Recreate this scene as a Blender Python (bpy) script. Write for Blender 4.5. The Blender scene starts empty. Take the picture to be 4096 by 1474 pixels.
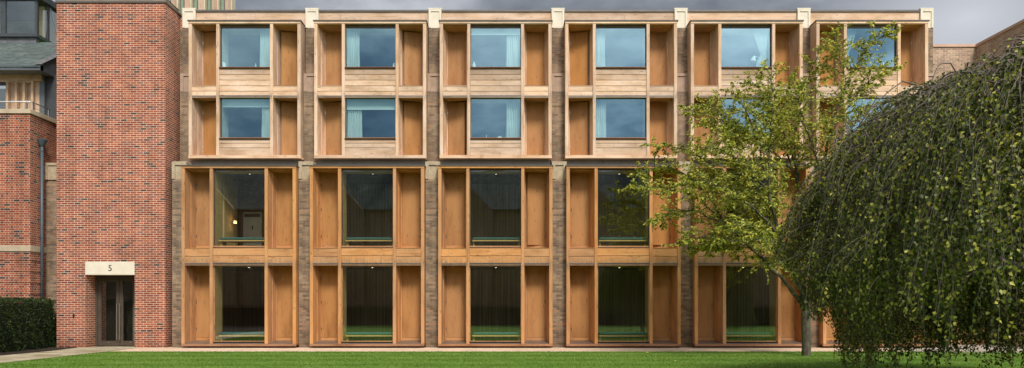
import bpy, bmesh, math, random
import numpy as np
from mathutils import Vector, Matrix, noise as mnoise
random.seed(7); rng = np.random.default_rng(11)
S = bpy.context.scene
COL = S.collection
R = math.radians

# ---------------------------------------------------------------- camera
F, XC, YH, EYE = 2800.0, 2048.0, 1232.0, 1.35      # surveyed focal length (px), principal column, horizon row, eye height
def at(px, py, Y):
    k = F / Y
    return Vector(((px - XC) / k, Y, EYE + (YH - py) / k))
cam = bpy.data.cameras.new('camera'); co = bpy.data.objects.new('camera', cam); COL.objects.link(co)
co.location = (0, 0, EYE); co.rotation_euler = (R(90), 0, 0)
cam.sensor_width = 36; cam.lens = 36 * F / 4096; cam.shift_x = 0; cam.shift_y = (YH - 737) / 4096
cam.clip_end = 3000; cam.clip_start = 0.1
S.camera = co

# ---------------------------------------------------------------- materials
MATS = {}
def nodes(name):
    m = bpy.data.materials.new(name); m.use_nodes = True
    nt = m.node_tree; nt.nodes.clear()
    MATS[name] = m
    return m, nt
def N(nt, t, **kw):
    n = nt.nodes.new(t)
    for k, v in kw.items():
        if k in n.inputs.keys() if not k.startswith('_') else False: n.inputs[k].default_value = v
        else: setattr(n, k.lstrip('_'), v)
    return n
def L(nt, a, b): nt.links.new(a, b)
def ramp(nt, fac, stops, interp='LINEAR'):
    r = nt.nodes.new('ShaderNodeValToRGB'); r.color_ramp.interpolation = interp
    e = r.color_ramp.elements
    while len(e) > 1: e.remove(e[0])
    e[0].position = stops[0][0]; e[0].color = (*stops[0][1], 1)
    for p, c in stops[1:]:
        x = e.new(p); x.color = (*c, 1)
    L(nt, fac, r.inputs[0]); return r.outputs[0]
def mixc(nt, fac, a, b, mode='MIX'):
    n = nt.nodes.new('ShaderNodeMix'); n.data_type = 'RGBA'; n.blend_type = mode
    for s, v in ((n.inputs[0], fac), (n.inputs[6], a), (n.inputs[7], b)):
        if hasattr(v, 'links') or hasattr(v, 'is_linked'): L(nt, v, s)
        elif isinstance(v, tuple): s.default_value = (*v, 1)
        else: s.default_value = v
    return n.outputs[2]
def math_(nt, op, a, b=None, c=None, clamp=False):
    n = nt.nodes.new('ShaderNodeMath'); n.operation = op; n.use_clamp = clamp
    for i, v in enumerate((a, b, c)):
        if v is None: continue
        if hasattr(v, 'is_linked'): L(nt, v, n.inputs[i])
        else: n.inputs[i].default_value = v
    return n.outputs[0]
def vmath(nt, op, a, b):
    n = nt.nodes.new('ShaderNodeVectorMath'); n.operation = op
    for i, v in enumerate((a, b)):
        if hasattr(v, 'is_linked'): L(nt, v, n.inputs[i])
        else: n.inputs[i].default_value = v
    return n.outputs[0]
def noise(nt, vec, scale, detail=4, rough=.55):
    n = nt.nodes.new('ShaderNodeTexNoise'); n.inputs['Scale'].default_value = scale
    n.inputs['Detail'].default_value = detail; n.inputs['Roughness'].default_value = rough
    if vec is not None: L(nt, vec, n.inputs['Vector'])
    return n.outputs[0]
def finish(nt, col, rough=.8, spec=.3, bump=None, bstr=.3, bdist=.01, metal=0.0):
    p = nt.nodes.new('ShaderNodeBsdfPrincipled'); o = nt.nodes.new('ShaderNodeOutputMaterial')
    if hasattr(col, 'is_linked'): L(nt, col, p.inputs['Base Color'])
    else: p.inputs['Base Color'].default_value = (*col, 1)
    if hasattr(rough, 'is_linked'): L(nt, rough, p.inputs['Roughness'])
    else: p.inputs['Roughness'].default_value = rough
    p.inputs['Specular IOR Level'].default_value = spec; p.inputs['Metallic'].default_value = metal
    if bump is not None:
        b = nt.nodes.new('ShaderNodeBump'); b.inputs['Strength'].default_value = bstr; b.inputs['Distance'].default_value = bdist
        L(nt, bump, b.inputs['Height']); L(nt, b.outputs[0], p.inputs['Normal'])
    L(nt, p.outputs[0], o.inputs[0])
    return p
def ocoord(nt, rand=True):
    tc = nt.nodes.new('ShaderNodeTexCoord'); oi = nt.nodes.new('ShaderNodeObjectInfo'); ge = nt.nodes.new('ShaderNodeNewGeometry')
    v = tc.outputs['Object']
    isl = ge.outputs['Random Per Island']
    if rand:
        s = math_(nt, 'ADD', math_(nt, 'MULTIPLY', oi.outputs['Random'], 37.0), math_(nt, 'MULTIPLY', isl, 53.0))
        cx = nt.nodes.new('ShaderNodeCombineXYZ')
        L(nt, s, cx.inputs[0]); L(nt, math_(nt, 'MULTIPLY', s, 1.7), cx.inputs[1]); L(nt, math_(nt, 'MULTIPLY', s, .6), cx.inputs[2])
        v = vmath(nt, 'ADD', v, cx.outputs[0])
    return v, oi.outputs['Random'], isl, ge
def wood(name, light, dark, pale, axis, palefac=.35, var=.2, sat=.1, band=None):
    m, nt = nodes(name)
    v, rnd, isl, ge = ocoord(nt)
    sc = {'v': (22, 22, .9), 'h': (.9, 22, 22)}[axis]
    g = noise(nt, vmath(nt, 'MULTIPLY', v, sc), 1.0, 5, .65)
    c = ramp(nt, g, [(.28, dark), (.45, light), (.7, light), (.85, tuple(min(1, x * 1.15) for x in light))])
    b = noise(nt, vmath(nt, 'MULTIPLY', v, (3, 3, .8) if axis == 'v' else (.8, 3, 3)), 1.0, 3, .6)
    pf = math_(nt, 'MULTIPLY', math_(nt, 'SUBTRACT', b, .38, clamp=True), palefac * 4, clamp=True)
    c = mixc(nt, pf, c, pale)
    # weathering blotches and rain stains, fixed to the boards
    st = noise(nt, vmath(nt, 'MULTIPLY', v, (9, 9, 2.0)), 1.0, 4, .7)
    stf = math_(nt, 'MULTIPLY', math_(nt, 'SUBTRACT', st, .6, clamp=True), 3.2, clamp=True)
    c = mixc(nt, stf, c, tuple(x * .45 for x in dark))
    lo = noise(nt, vmath(nt, 'MULTIPLY', v, (2.2, 2.2, .7) if axis == 'v' else (1.1, 2.2, 3.0)), 1.0, 4, .6)
    c = mixc(nt, 1.0, c, ramp(nt, lo, [(.3, (.74, .70, .66)), (.5, (1, 1, 1)), (.7, (1.12, 1.14, 1.18))]), 'MULTIPLY')
    if band is not None:      # rain and drip marks left where the storeys meet
        sz = nt.nodes.new('ShaderNodeSeparateXYZ'); L(nt, nt.nodes.new('ShaderNodeTexCoord').outputs['Object'], sz.inputs[0])
        near = math_(nt, 'SUBTRACT', 1.0, math_(nt, 'DIVIDE', math_(nt, 'ABSOLUTE', math_(nt, 'SUBTRACT', sz.outputs[2], band)), .30), clamp=True)
        dr = noise(nt, vmath(nt, 'MULTIPLY', v, (30, 30, 3)), 1.0, 3, .6)
        bfac = math_(nt, 'MULTIPLY', near, math_(nt, 'MULTIPLY', math_(nt, 'SUBTRACT', dr, .38, clamp=True), 3.2, clamp=True), clamp=True)
        c = mixc(nt, bfac, c, (.20, .14, .10))
    # knots
    vo = nt.nodes.new('ShaderNodeTexVoronoi'); vo.inputs['Scale'].default_value = 1.0
    L(nt, vmath(nt, 'MULTIPLY', v, (9, 9, 2.2) if axis == 'v' else (2.2, 9, 9)), vo.inputs['Vector'])
    kf = math_(nt, 'MULTIPLY', math_(nt, 'SUBTRACT', .16, vo.outputs['Distance'], clamp=True), 6.0, clamp=True)
    c = mixc(nt, kf, c, tuple(x * .35 for x in dark))
    tot = math_(nt, 'ADD', math_(nt, 'MULTIPLY', isl, var), math_(nt, 'MULTIPLY', rnd, var))
    val = math_(nt, 'ADD', tot, 1.0 - var)
    hsv = nt.nodes.new('ShaderNodeHueSaturation'); L(nt, c, hsv.inputs['Color']); L(nt, val, hsv.inputs['Value'])
    L(nt, math_(nt, 'ADD', math_(nt, 'MULTIPLY', rnd, sat), 1.0 - sat / 2), hsv.inputs['Saturation'])
    finish(nt, hsv.outputs[0], .72, .25, g, .25, .004)
    return m
W = {}
UL, UD, UP = (.62, .405, .25), (.41, .22, .11), (.76, .58, .44)
LL, LD, LP = (.54, .258, .10), (.29, .115, .032), (.58, .34, .16)
W['uv'] = wood('weathered_oak_vertical', UL, UD, UP, 'v', .6, .24, band=8.66); W['uh'] = wood('weathered_oak_horizontal', UL, UD, UP, 'h', .5, .34)
W['lv'] = wood('oak_vertical', LL, LD, LP, 'v', band=2.80); W['lh'] = wood('oak_horizontal', LL, LD, LP, 'h', .4, .26, band=2.84)
W['shut'] = wood('shutter_oak', (.43, .208, .074), (.37, .166, .052), (.51, .265, .10), 'v', .25, .07, .1)
W['rev'] = wood('recess_oak', (.46, .245, .105), (.32, .145, .052), (.52, .31, .155), 'v', .3, .16)
W['sil'] = wood('brown_sill_timber', (.26, .13, .07), (.16, .08, .045), (.32, .18, .11), 'h', .2, .1)
W['base'] = wood('damp_base_timber', (.34, .165, .085), (.20, .09, .045), (.40, .23, .13), 'h', .3, .1)
W['cedar'] = wood('pale_cedar', (.55, .38, .24), (.40, .24, .13), (.60, .45, .32), 'v', .4, .18)
W['dk'] = wood('dark_window_timber', (.10, .065, .04), (.06, .035, .02), (.13, .09, .06), 'h', .1, .1)

def brick(name, stops, mortar, bw=.225, rh=.075, ms=.011, dirt=.25, bstr=.5, header=0.0):
    """running bond, or alternating stretchers and headers when header > 0; every brick its own colour"""
    m, nt = nodes(name); M = lambda *a, **k: math_(nt, *a, **k)
    uv = nt.nodes.new('ShaderNodeUVMap').outputs[0]
    nn = nt.nodes.new('ShaderNodeTexNoise'); nn.inputs['Scale'].default_value = 9; L(nt, uv, nn.inputs[0])
    vv = vmath(nt, 'ADD', uv, vmath(nt, 'MULTIPLY', vmath(nt, 'SUBTRACT', nn.outputs[1], (.5, .5, .5)), (.012, .007, 0)))
    sp = nt.nodes.new('ShaderNodeSeparateXYZ'); L(nt, vv, sp.inputs[0]); u, v = sp.outputs[0], sp.outputs[1]
    row = M('FLOOR', M('DIVIDE', v, rh)); fv = M('SUBTRACT', v, M('MULTIPLY', row, rh))
    per = bw + header
    odd = M('FLOORED_MODULO', row, 2.0)
    uu = M('ADD', u, M('MULTIPLY', odd, per / 2 if header == 0 else (bw + header) / 2))
    col = M('FLOOR', M('DIVIDE', uu, per)); fu = M('SUBTRACT', uu, M('MULTIPLY', col, per))
    if header:
        ish = M('GREATER_THAN', fu, bw); cid = M('ADD', M('MULTIPLY', col, 2.0), ish)
        d = M('MINIMUM', M('MINIMUM', fu, M('SUBTRACT', per, fu)), M('ABSOLUTE', M('SUBTRACT', fu, bw)))
    else:
        cid = col; ish = None; d = M('MINIMUM', fu, M('SUBTRACT', per, fu))
    dv = M('MINIMUM', fv, M('SUBTRACT', rh, fv)); d = M('MINIMUM', d, dv)
    mort = M('MULTIPLY', M('SUBTRACT', ms / 2 + .0015, d), 500.0, clamp=True)
    cx = nt.nodes.new('ShaderNodeCombineXYZ'); L(nt, cid, cx.inputs[0]); L(nt, row, cx.inputs[1])
    wn = nt.nodes.new('ShaderNodeTexWhiteNoise'); wn.noise_dimensions = '2D'; L(nt, cx.outputs[0], wn.inputs[0])
    rv = wn.outputs[0]
    if ish is not None: rv = M('ADD', rv, M('MULTIPLY', ish, .085), clamp=True)
    c = ramp(nt, rv, stops, 'CONSTANT')
    g = noise(nt, uv, 40, 3)
    c = mixc(nt, 1.0, c, ramp(nt, g, [(.3, (.75, .75, .75)), (.7, (1.15, 1.15, 1.15))]), 'MULTIPLY')
    mo = mixc(nt, 1.0, mortar, ramp(nt, noise(nt, uv, 3, 3), [(.3, (.8, .8, .8)), (.7, (1.1, 1.1, 1.1))]), 'MULTIPLY')
    c = mixc(nt, mort, c, mo)
    dd = noise(nt, vmath(nt, 'MULTIPLY', uv, (1.6, .8, 1)), 1.0, 5, .65)
    c = mixc(nt, dirt, c, mixc(nt, 1.0, c, ramp(nt, dd, [(.35, (.35, .33, .3)), (.6, (1.25, 1.2, 1.15))]), 'MULTIPLY'))
    # damp and splash marks near the ground, rain streaks
    low = M('SUBTRACT', 1.0, M('DIVIDE', v, .55), clamp=True)
    dmp = M('MULTIPLY', low, M('MULTIPLY', noise(nt, vmath(nt, 'MULTIPLY', uv, (2.5, 5, 1)), 1.0, 4), 1.5), clamp=True)
    c = mixc(nt, M('MULTIPLY', dmp, .7), c, mixc(nt, 1.0, c, (.45, .42, .36), 'MULTIPLY'))
    sk = noise(nt, vmath(nt, 'MULTIPLY', uv, (3.5, .22, 1)), 1.0, 4, .6)
    c = mixc(nt, 1.0, c, ramp(nt, sk, [(.35, (.86, .84, .82)), (.6, (1.06, 1.06, 1.06))]), 'MULTIPLY')
    finish(nt, c, .9, .2, M('SUBTRACT', 1.0, mort), bstr, .008)
    return m
RED = [(0, (.28, .07, .05)), (.14, (.35, .088, .058)), (.34, (.43, .115, .066)), (.52, (.37, .098, .066)), (.66, (.48, .14, .076)), (.78, (.32, .095, .076)), (.88, (.27, .105, .092)), (.945, (.085, .05, .055)), (.975, (.13, .05, .048))]
M_RED = brick('red_brick', RED, (.84, .66, .46), ms=.013, dirt=.3)
M_OLD = brick('old_red_brick', [(0, (.32, .07, .038)), (.25, (.37, .09, .048)), (.45, (.44, .12, .055)), (.68, (.34, .10, .06)), (.90, (.06, .045, .05)), (.97, (.13, .05, .05))], (.60, .46, .33), bw=.2175, header=.1075, ms=.013, dirt=.4)
M_GREY = brick('brown_brick', [(0, (.21, .15, .105)), (.15, (.29, .205, .14)), (.35, (.35, .25, .17)), (.55, (.27, .20, .15)), (.7, (.40, .29, .195)), (.85, (.31, .21, .14)), (.95, (.42, .26, .16))], (.33, .27, .20), ms=.011, dirt=.5)
M_WING = brick('buff_brick', [(0, (.42, .27, .19)), (.25, (.54, .36, .24)), (.5, (.48, .31, .22)), (.75, (.60, .41, .28)), (.9, (.40, .28, .21))], (.78, .64, .49), ms=.013, dirt=.2)
M_SLATE = brick('green_slate', [(0, (.13, .16, .15)), (.2, (.18, .21, .20)), (.4, (.22, .25, .24)), (.6, (.15, .175, .17)), (.8, (.26, .29, .28))], (.05, .055, .055), bw=.26, rh=.16, ms=.022, dirt=.4)

def stone(name, a, b, scale=2.5, spots=.3):
    m, nt = nodes(name); v, rnd, isl, ge = ocoord(nt)
    n1 = noise(nt, v, scale, 6, .65); n2 = noise(nt, v, 30, 3, .6)
    c = ramp(nt, n1, [(.3, b), (.62, a)])
    c = mixc(nt, math_(nt, 'MULTIPLY', math_(nt, 'SUBTRACT', n2, .55, clamp=True), spots * 8, clamp=True), c, tuple(x * .7 for x in b))
    finish(nt, c, .88, .2, n2, .25, .004)
    return m
M_STONE = stone('cream_limestone', (.84, .75, .60), (.74, .64, .49), 3, .1)
M_OSTONE = stone('weathered_limestone', (.55, .44, .30), (.38, .29, .19), 5, .4)
M_PSTONE = stone('pink_limestone', (.50, .36, .27), (.38, .26, .19), 4, .3)
M_BAND = stone('buff_limestone', (.60, .48, .33), (.44, .34, .23), 2, .4)
M_TILE = stone('terracotta_coping', (.70, .46, .33), (.58, .37, .26), 2, .2)
def plain(name, c, rough=.5, metal=0.0, spec=.4, var=.12, scale=4):
    m, nt = nodes(name); v, rnd, isl, ge = ocoord(nt)
    n = noise(nt, v, scale, 4, .6)
    cc = mixc(nt, 1.0, c, ramp(nt, n, [(.3, (1 - var,) * 3), (.7, (1 + var,) * 3)]), 'MULTIPLY')
    finish(nt, cc, rough, spec, None, metal=metal)
    return m
M_BRZ = plain('bronze_metal', (.105, .08, .06), .5, .3)
M_BANDM = plain('grey_brown_band', (.26, .225, .19), .55, .2)
M_CAP = plain('grey_brown_capping', (.15, .13, .11), .5, .3)
M_ZINC = plain('dark_zinc', (.085, .09, .095), .5, .4)
M_ZINCL = plain('grey_zinc', (.15, .16, .17), .45, .4)
M_LEAD = plain('lead_flashing', (.17, .165, .17), .6, .3, var=.35, scale=7)
M_STEEL = plain('brushed_steel', (.62, .60, .57), .3, .9)
M_PIPE = plain('blue_grey_paint', (.085, .11, .13), .45, 0.0)
M_BLK = plain('black_plastic', (.015, .015, .016), .5)
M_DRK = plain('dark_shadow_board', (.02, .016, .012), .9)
M_SILL = plain('metal_sill', (.21, .155, .12), .45, .35, var=.25)
M_CREAM = plain('cream_plaster', (.62, .57, .42), .9)
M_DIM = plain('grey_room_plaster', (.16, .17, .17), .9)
M_OLIVE = plain('olive_lining', (.62, .50, .24), .7)
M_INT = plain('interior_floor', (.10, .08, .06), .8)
M_WHITE = plain('white_paint', (.72, .72, .68), .6)
M_TEAL = plain('teal_cushion', (.055, .20, .21), .9, var=.1, scale=20)
M_RAIL = plain('pale_ash', (.75, .58, .25), .6)
M_PAPER = plain('white_paper', (.8, .8, .78), .8)
M_ORANGE = plain('orange_plastic', (.75, .17, .03), .6)
M_SOIL = stone('dark_soil', (.045, .032, .022), (.02, .015, .011), 9, .6)

m, nt = nodes('ribbed_timber_wall'); v, rnd, isl, ge = ocoord(nt)
wv = nt.nodes.new('ShaderNodeTexWave'); wv.inputs['Scale'].default_value = 2.6; wv.inputs['Distortion'].default_value = .3; L(nt, v, wv.inputs['Vector'])
c = ramp(nt, wv.outputs[1], [(.2, (.44, .36, .27)), (.5, (.50, .41, .31)), (.8, (.53, .44, .33))])
c = mixc(nt, 1.0, c, ramp(nt, noise(nt, vmath(nt, 'MULTIPLY', v, (14, 1, .3)), 1, 3), [(.3, (.6, .6, .6)), (.7, (1.2, 1.2, 1.2))]), 'MULTIPLY')
finish(nt, c, .8, .2)

def glassmat(name, tint, refl, r0=.22):
    m, nt = nodes(name)
    t = nt.nodes.new('ShaderNodeBsdfTransparent'); t.inputs[0].default_value = (*tint, 1)
    g = nt.nodes.new('ShaderNodeBsdfGlossy'); g.inputs['Color'].default_value = (*refl, 1); g.inputs['Roughness'].default_value = .008
    v = nt.nodes.new('ShaderNodeTexCoord').outputs['Object']
    bp = nt.nodes.new('ShaderNodeBump'); bp.inputs['Strength'].default_value = .03; bp.inputs['Distance'].default_value = .02
    L(nt, noise(nt, v, 1.1, 1), bp.inputs['Height']); L(nt, bp.outputs[0], g.inputs['Normal'])
    lw = nt.nodes.new('ShaderNodeLayerWeight'); lw.inputs['Blend'].default_value = .5
    f = math_(nt, 'ADD', math_(nt, 'MULTIPLY', math_(nt, 'POWER', lw.outputs['Facing'], 4.0), 1 - r0), r0)
    mx = nt.nodes.new('ShaderNodeMixShader'); L(nt, f, mx.inputs[0]); L(nt, t.outputs[0], mx.inputs[1]); L(nt, g.outputs[0], mx.inputs[2])
    o = nt.nodes.new('ShaderNodeOutputMaterial'); L(nt, mx.outputs[0], o.inputs[0])
    return m
M_GLU = glassmat('coated_glass', (.80, .97, .95), (.56, .86, 1.0), .27)
M_GLL = glassmat('clear_glass', (.88, .86, .78), (.88, .95, .93), .25)
M_GLD = glassmat('door_glass', (.55, .55, .5), (.8, .85, .85), .2)
m, nt = nodes('curtain_cloth')
d = nt.nodes.new('ShaderNodeBsdfDiffuse'); d.inputs[0].default_value = (.88, .90, .86, 1); t = nt.nodes.new('ShaderNodeBsdfTranslucent'); t.inputs[0].default_value = (.7, .72, .7, 1)
mx = nt.nodes.new('ShaderNodeMixShader'); mx.inputs[0].default_value = .3; L(nt, d.outputs[0], mx.inputs[1]); L(nt, t.outputs[0], mx.inputs[2])
o = nt.nodes.new('ShaderNodeOutputMaterial'); L(nt, mx.outputs[0], o.inputs[0]); M_CURT = m
m, nt = nodes('lamp_glow'); e = nt.nodes.new('ShaderNodeEmission'); e.inputs[0].default_value = (1, .55, .2, 1); e.inputs[1].default_value = 14
o = nt.nodes.new('ShaderNodeOutputMaterial'); L(nt, e.outputs[0], o.inputs[0]); M_GLOW = m
m, nt = nodes('downlight_glow'); e = nt.nodes.new('ShaderNodeEmission'); e.inputs[0].default_value = (1, .85, .6, 1); e.inputs[1].default_value = 2.2
o = nt.nodes.new('ShaderNodeOutputMaterial'); L(nt, e.outputs[0], o.inputs[0]); M_DOWN = m

def leafmat(name, stops, trans, tr=.35, rough=.45, grass=False):
    m, nt = nodes(name); ge = nt.nodes.new('ShaderNodeNewGeometry')
    v = nt.nodes.new('ShaderNodeTexCoord').outputs['Object']
    f = math_(nt, 'ADD', math_(nt, 'MULTIPLY', ge.outputs['Random Per Island'], .6), math_(nt, 'MULTIPLY', noise(nt, v, 1.6, 3), .4))
    if grass: f = math_(nt, 'ADD', math_(nt, 'MULTIPLY', ge.outputs['Random Per Island'], .25), math_(nt, 'MULTIPLY', noise(nt, vmath(nt, 'MULTIPLY', v, (.5, 3.2, 1)), 1.0, 5, .65), .75))
    c = ramp(nt, f, stops)
    p = nt.nodes.new('ShaderNodeBsdfPrincipled'); L(nt, c, p.inputs['Base Color']); p.inputs['Roughness'].default_value = rough; p.inputs['Specular IOR Level'].default_value = .35
    t = nt.nodes.new('ShaderNodeBsdfTranslucent'); L(nt, mixc(nt, 1.0, c, trans, 'MULTIPLY'), t.inputs[0])
    mx = nt.nodes.new('ShaderNodeMixShader'); mx.inputs[0].default_value = tr; L(nt, p.outputs[0], mx.inputs[1]); L(nt, t.outputs[0], mx.inputs[2])
    o = nt.nodes.new('ShaderNodeOutputMaterial'); L(nt, mx.outputs[0], o.inputs[0])
    return m
M_LEAFA = leafmat('small_tree_leaf', [(.15, (.06, .095, .016)), (.35, (.18, .23, .03)), (.52, (.37, .40, .055)), (.7, (.64, .61, .10)), (.93, (.76, .60, .12))], (1.4, 1.4, .7), .35)
M_LEAFB = leafmat('birch_leaf', [(.15, (.03, .045, .012)), (.36, (.065, .09, .02)), (.54, (.13, .16, .028)), (.68, (.29, .31, .05)), (.86, (.60, .54, .09))], (1.4, 1.4, .7), .24)
M_YEW = leafmat('yew_leaf', [(.2, (.014, .03, .01)), (.45, (.03, .056, .014)), (.7, (.065, .10, .024)), (.93, (.15, .14, .04))], (1, 1, .6), .15)
M_GRASSB = leafmat('grass_blade', [(.25, (.08, .17, .023)), (.45, (.135, .25, .034)), (.62, (.235, .33, .06)), (.8, (.42, .42, .14))], (1.3, 1.3, .7), .3, grass=True)
M_FALL = leafmat('fallen_leaf', [(.2, (.5, .36, .06)), (.6, (.55, .45, .12)), (.9, (.35, .16, .05))], (1, 1, 1), .1)
def bark(name, a, b):
    m, nt = nodes(name); v = nt.nodes.new('ShaderNodeTexCoord').outputs['Object']
    n = noise(nt, vmath(nt, 'MULTIPLY', v, (14, 14, 5)), 1, 6, .7)
    n2 = noise(nt, v, 4, 3)
    c = mixc(nt, math_(nt, 'MULTIPLY', math_(nt, 'SUBTRACT', n2, .5, clamp=True), 3, clamp=True), ramp(nt, n, [(.35, a), (.65, b)]), (.10, .13, .05))
    finish(nt, c, .9, .2, n, .8, .02); return m
M_BARKA = bark('grey_bark', (.055, .045, .032), (.17, .145, .105))
M_BARKB = bark('birch_twig_bark', (.09, .07, .06), (.26, .21, .18))

# ---------------------------------------------------------------- mesh helpers
class MB:
    def __init__(s): s.v = []; s.f = []; s.mi = []; s.g = []
    def add(s, vs, fs, mi=0):
        n = len(s.v); s.v += [tuple(p) for p in vs]; s.f += [tuple(i + n for i in f) for f in fs]; s.mi += [mi] * len(fs)
        s.g.append((n, len(s.v), len(s.f) - len(fs), len(s.f))); return s
    def pieces(s):      # builders that stand clearly apart become meshes of their own
        k = len(s.g)
        if k < 2 or k > 60: return [s]
        A = np.array(s.v); lo = np.array([A[a:b].min(0) for a, b, _, _ in s.g]); hi = np.array([A[a:b].max(0) for a, b, _, _ in s.g])
        sz = (hi - lo).max(1); lab = list(range(k))
        for i in range(k):
            for j in range(i + 1, k):
                gap = np.linalg.norm(np.maximum(0, np.maximum(lo[i] - hi[j], lo[j] - hi[i])))
                if gap <= max(.02, .5 * max(sz[i], sz[j])):
                    a, b = lab[i], lab[j]; lab = [a if x == b else x for x in lab]
        out = []
        for l in dict.fromkeys(lab):
            m = MB()
            for i in range(k):
                if lab[i] == l:
                    a, b, c, d = s.g[i]; n = len(m.v); f0 = len(m.f)
                    m.v += s.v[a:b]; m.f += [tuple(x - a + n for x in f) for f in s.f[c:d]]; m.mi += s.mi[c:d]; m.g.append((n, len(m.v), f0, len(m.f)))
            out.append(m)
        return out
    def box(s, x0, x1, y0, y1, z0, z1, mi=0):
        return s.add([(x0,y0,z0),(x1,y0,z0),(x1,y1,z0),(x0,y1,z0),(x0,y0,z1),(x1,y0,z1),(x1,y1,z1),(x0,y1,z1)],
                     [(0,3,2,1),(4,5,6,7),(0,1,5,4),(1,2,6,5),(2,3,7,6),(3,0,4,7)], mi)
    def prism(s, pts, y0, y1, mi=0):   # pts in (x,z), counter-clockwise seen from -y
        n = len(pts)
        return s.add([(x, y0, z) for x, z in pts] + [(x, y1, z) for x, z in pts],
                     [tuple(range(n)), tuple(range(2 * n - 1, n - 1, -1))] + [(i, i + n, (i + 1) % n + n, (i + 1) % n) for i in range(n)], mi)
    def zprism(s, pts, z0, z1, mi=0):  # pts in (x,y), counter-clockwise from above
        n = len(pts)
        return s.add([(x, y, z0) for x, y in pts] + [(x, y, z1) for x, y in pts],
                     [tuple(range(n - 1, -1, -1)), tuple(range(n, 2 * n))] + [(i, (i + 1) % n, (i + 1) % n + n, i + n) for i in range(n)], mi)
    def tube(s, pts, rad, seg=6, mi=0, cap=True):
        pts = [Vector(p) for p in pts]
        if not isinstance(rad, (list, tuple, np.ndarray)): rad = [rad] * len(pts)
        n0 = len(s.v); up = None; f00 = len(s.f)
        for i, p in enumerate(pts):
            d = (pts[min(i + 1, len(pts) - 1)] - pts[max(i - 1, 0)])
            if d.length < 1e-9: d = Vector((0, 0, 1))
            d.normalize()
            if up is None:
                up = Vector((0, 1, 0)) if abs(d.y) < .9 else Vector((1, 0, 0))
            a = up - d * up.dot(d)
            if a.length < 1e-6: a = d.orthogonal()
            a.normalize(); up = a; b = d.cross(a)
            for j in range(seg):
                t = 2 * math.pi * j / seg
                s.v.append(tuple(p + (a * math.cos(t) + b * math.sin(t)) * rad[i]))
        for i in range(len(pts) - 1):
            for j in range(seg):
                a_ = n0 + i * seg + j; b_ = n0 + i * seg + (j + 1) % seg
                s.f.append((a_, b_, b_ + seg, a_ + seg)); s.mi.append(mi)
        if cap:
            s.f.append(tuple(n0 + j for j in range(seg - 1, -1, -1))); s.mi.append(mi)
            e = n0 + (len(pts) - 1) * seg; s.f.append(tuple(e + j for j in range(seg))); s.mi.append(mi)
        s.g.append((n0, len(s.v), f00, len(s.f)))
        return s
    def mesh(s, name, mats, bevel=0, smooth=False, uv=True):
        me = bpy.data.meshes.new(name); me.from_pydata(s.v, [], s.f)
        if not isinstance(mats, (list, tuple)): mats = [mats]
        for m_ in mats: me.materials.append(m_)
        if len(mats) > 1: me.polygons.foreach_set('material_index', s.mi)
        if bevel:
            bm = bmesh.new(); bm.from_mesh(me)
            bmesh.ops.bevel(bm, geom=list(bm.edges), offset=bevel, segments=1, affect='EDGES', clamp_overlap=True)
            bm.to_mesh(me); bm.free()
        if smooth: me.polygons.foreach_set('use_smooth', [True] * len(me.polygons))
        if uv: boxuv(me)
        me.update(); return me
def boxuv(me, off=(0, 0, 0)):
    ul = me.uv_layers.new(name='UVMap') if not me.uv_layers else me.uv_layers[0]
    for p in me.polygons:
        n = p.normal
        for li in p.loop_indices:
            c = me.vertices[me.loops[li].vertex_index].co
            if abs(n.z) > .9: u, v = c.x, c.y
            else:
                t = Vector((-n.y, n.x, 0)).normalized()
                u = c.x * t.x + c.y * t.y
                v = c.z if abs(n.z) < .2 else (c.z / max(.15, math.sqrt(1 - n.z * n.z)))
            ul.data[li].uv = (u, v)
def link(name, me, parent=None, loc=None):
    o = bpy.data.objects.new(name, me); COL.objects.link(o)
    if parent: o.parent = parent
    if loc: o.location = loc
    return o
def thing(name, label, cat, loc=(0, 0, 0), group=None):
    o = bpy.data.objects.new(name, None); COL.objects.link(o); o.location = loc; o.empty_display_size = .3
    o['label'] = label; o['category'] = cat
    if group: o['group'] = group
    return o
def tag(o, label, cat, group=None):
    o['label'] = label; o['category'] = cat
    if group: o['group'] = group
    return o
def struct(o, kind='structure'): o['kind'] = kind; return o

# ---------------------------------------------------------------- dimensions of the timber building (metres)
P = 4.352; BX = [-9.27 + P * i for i in range(6)]
YU, YL = 24.26, 23.73            # front planes of upper and lower bay boxes
tb = thing('timber_building', 'long four storey oak and glass building with projecting timber bays between brown brick pilasters', 'building', (0, 24.2, 0))
tb_off = Vector((0, 24.2, 0))
def TB(name, mb, mats, parent=None, **kw):   # part given in world coordinates
    o = None
    for q in mb.pieces():
        me = q.mesh(name, mats, **kw)
        me.transform(Matrix.Translation(-tb_off))
        o = link(name, me, parent or tb)
    return o
PARTS = {}
def sub(parent, name, key, build, mats, loc=(0, 0, 0), bevel=0, rot=None):
    k_ = (name, key)
    if k_ not in PARTS:
        mb = MB(); build(mb); PARTS[k_] = [q.mesh(name, mats, bevel=bevel) for q in mb.pieces()]
    for me in PARTS[k_]: o = link(name, me, parent, loc)
    return o

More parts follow.
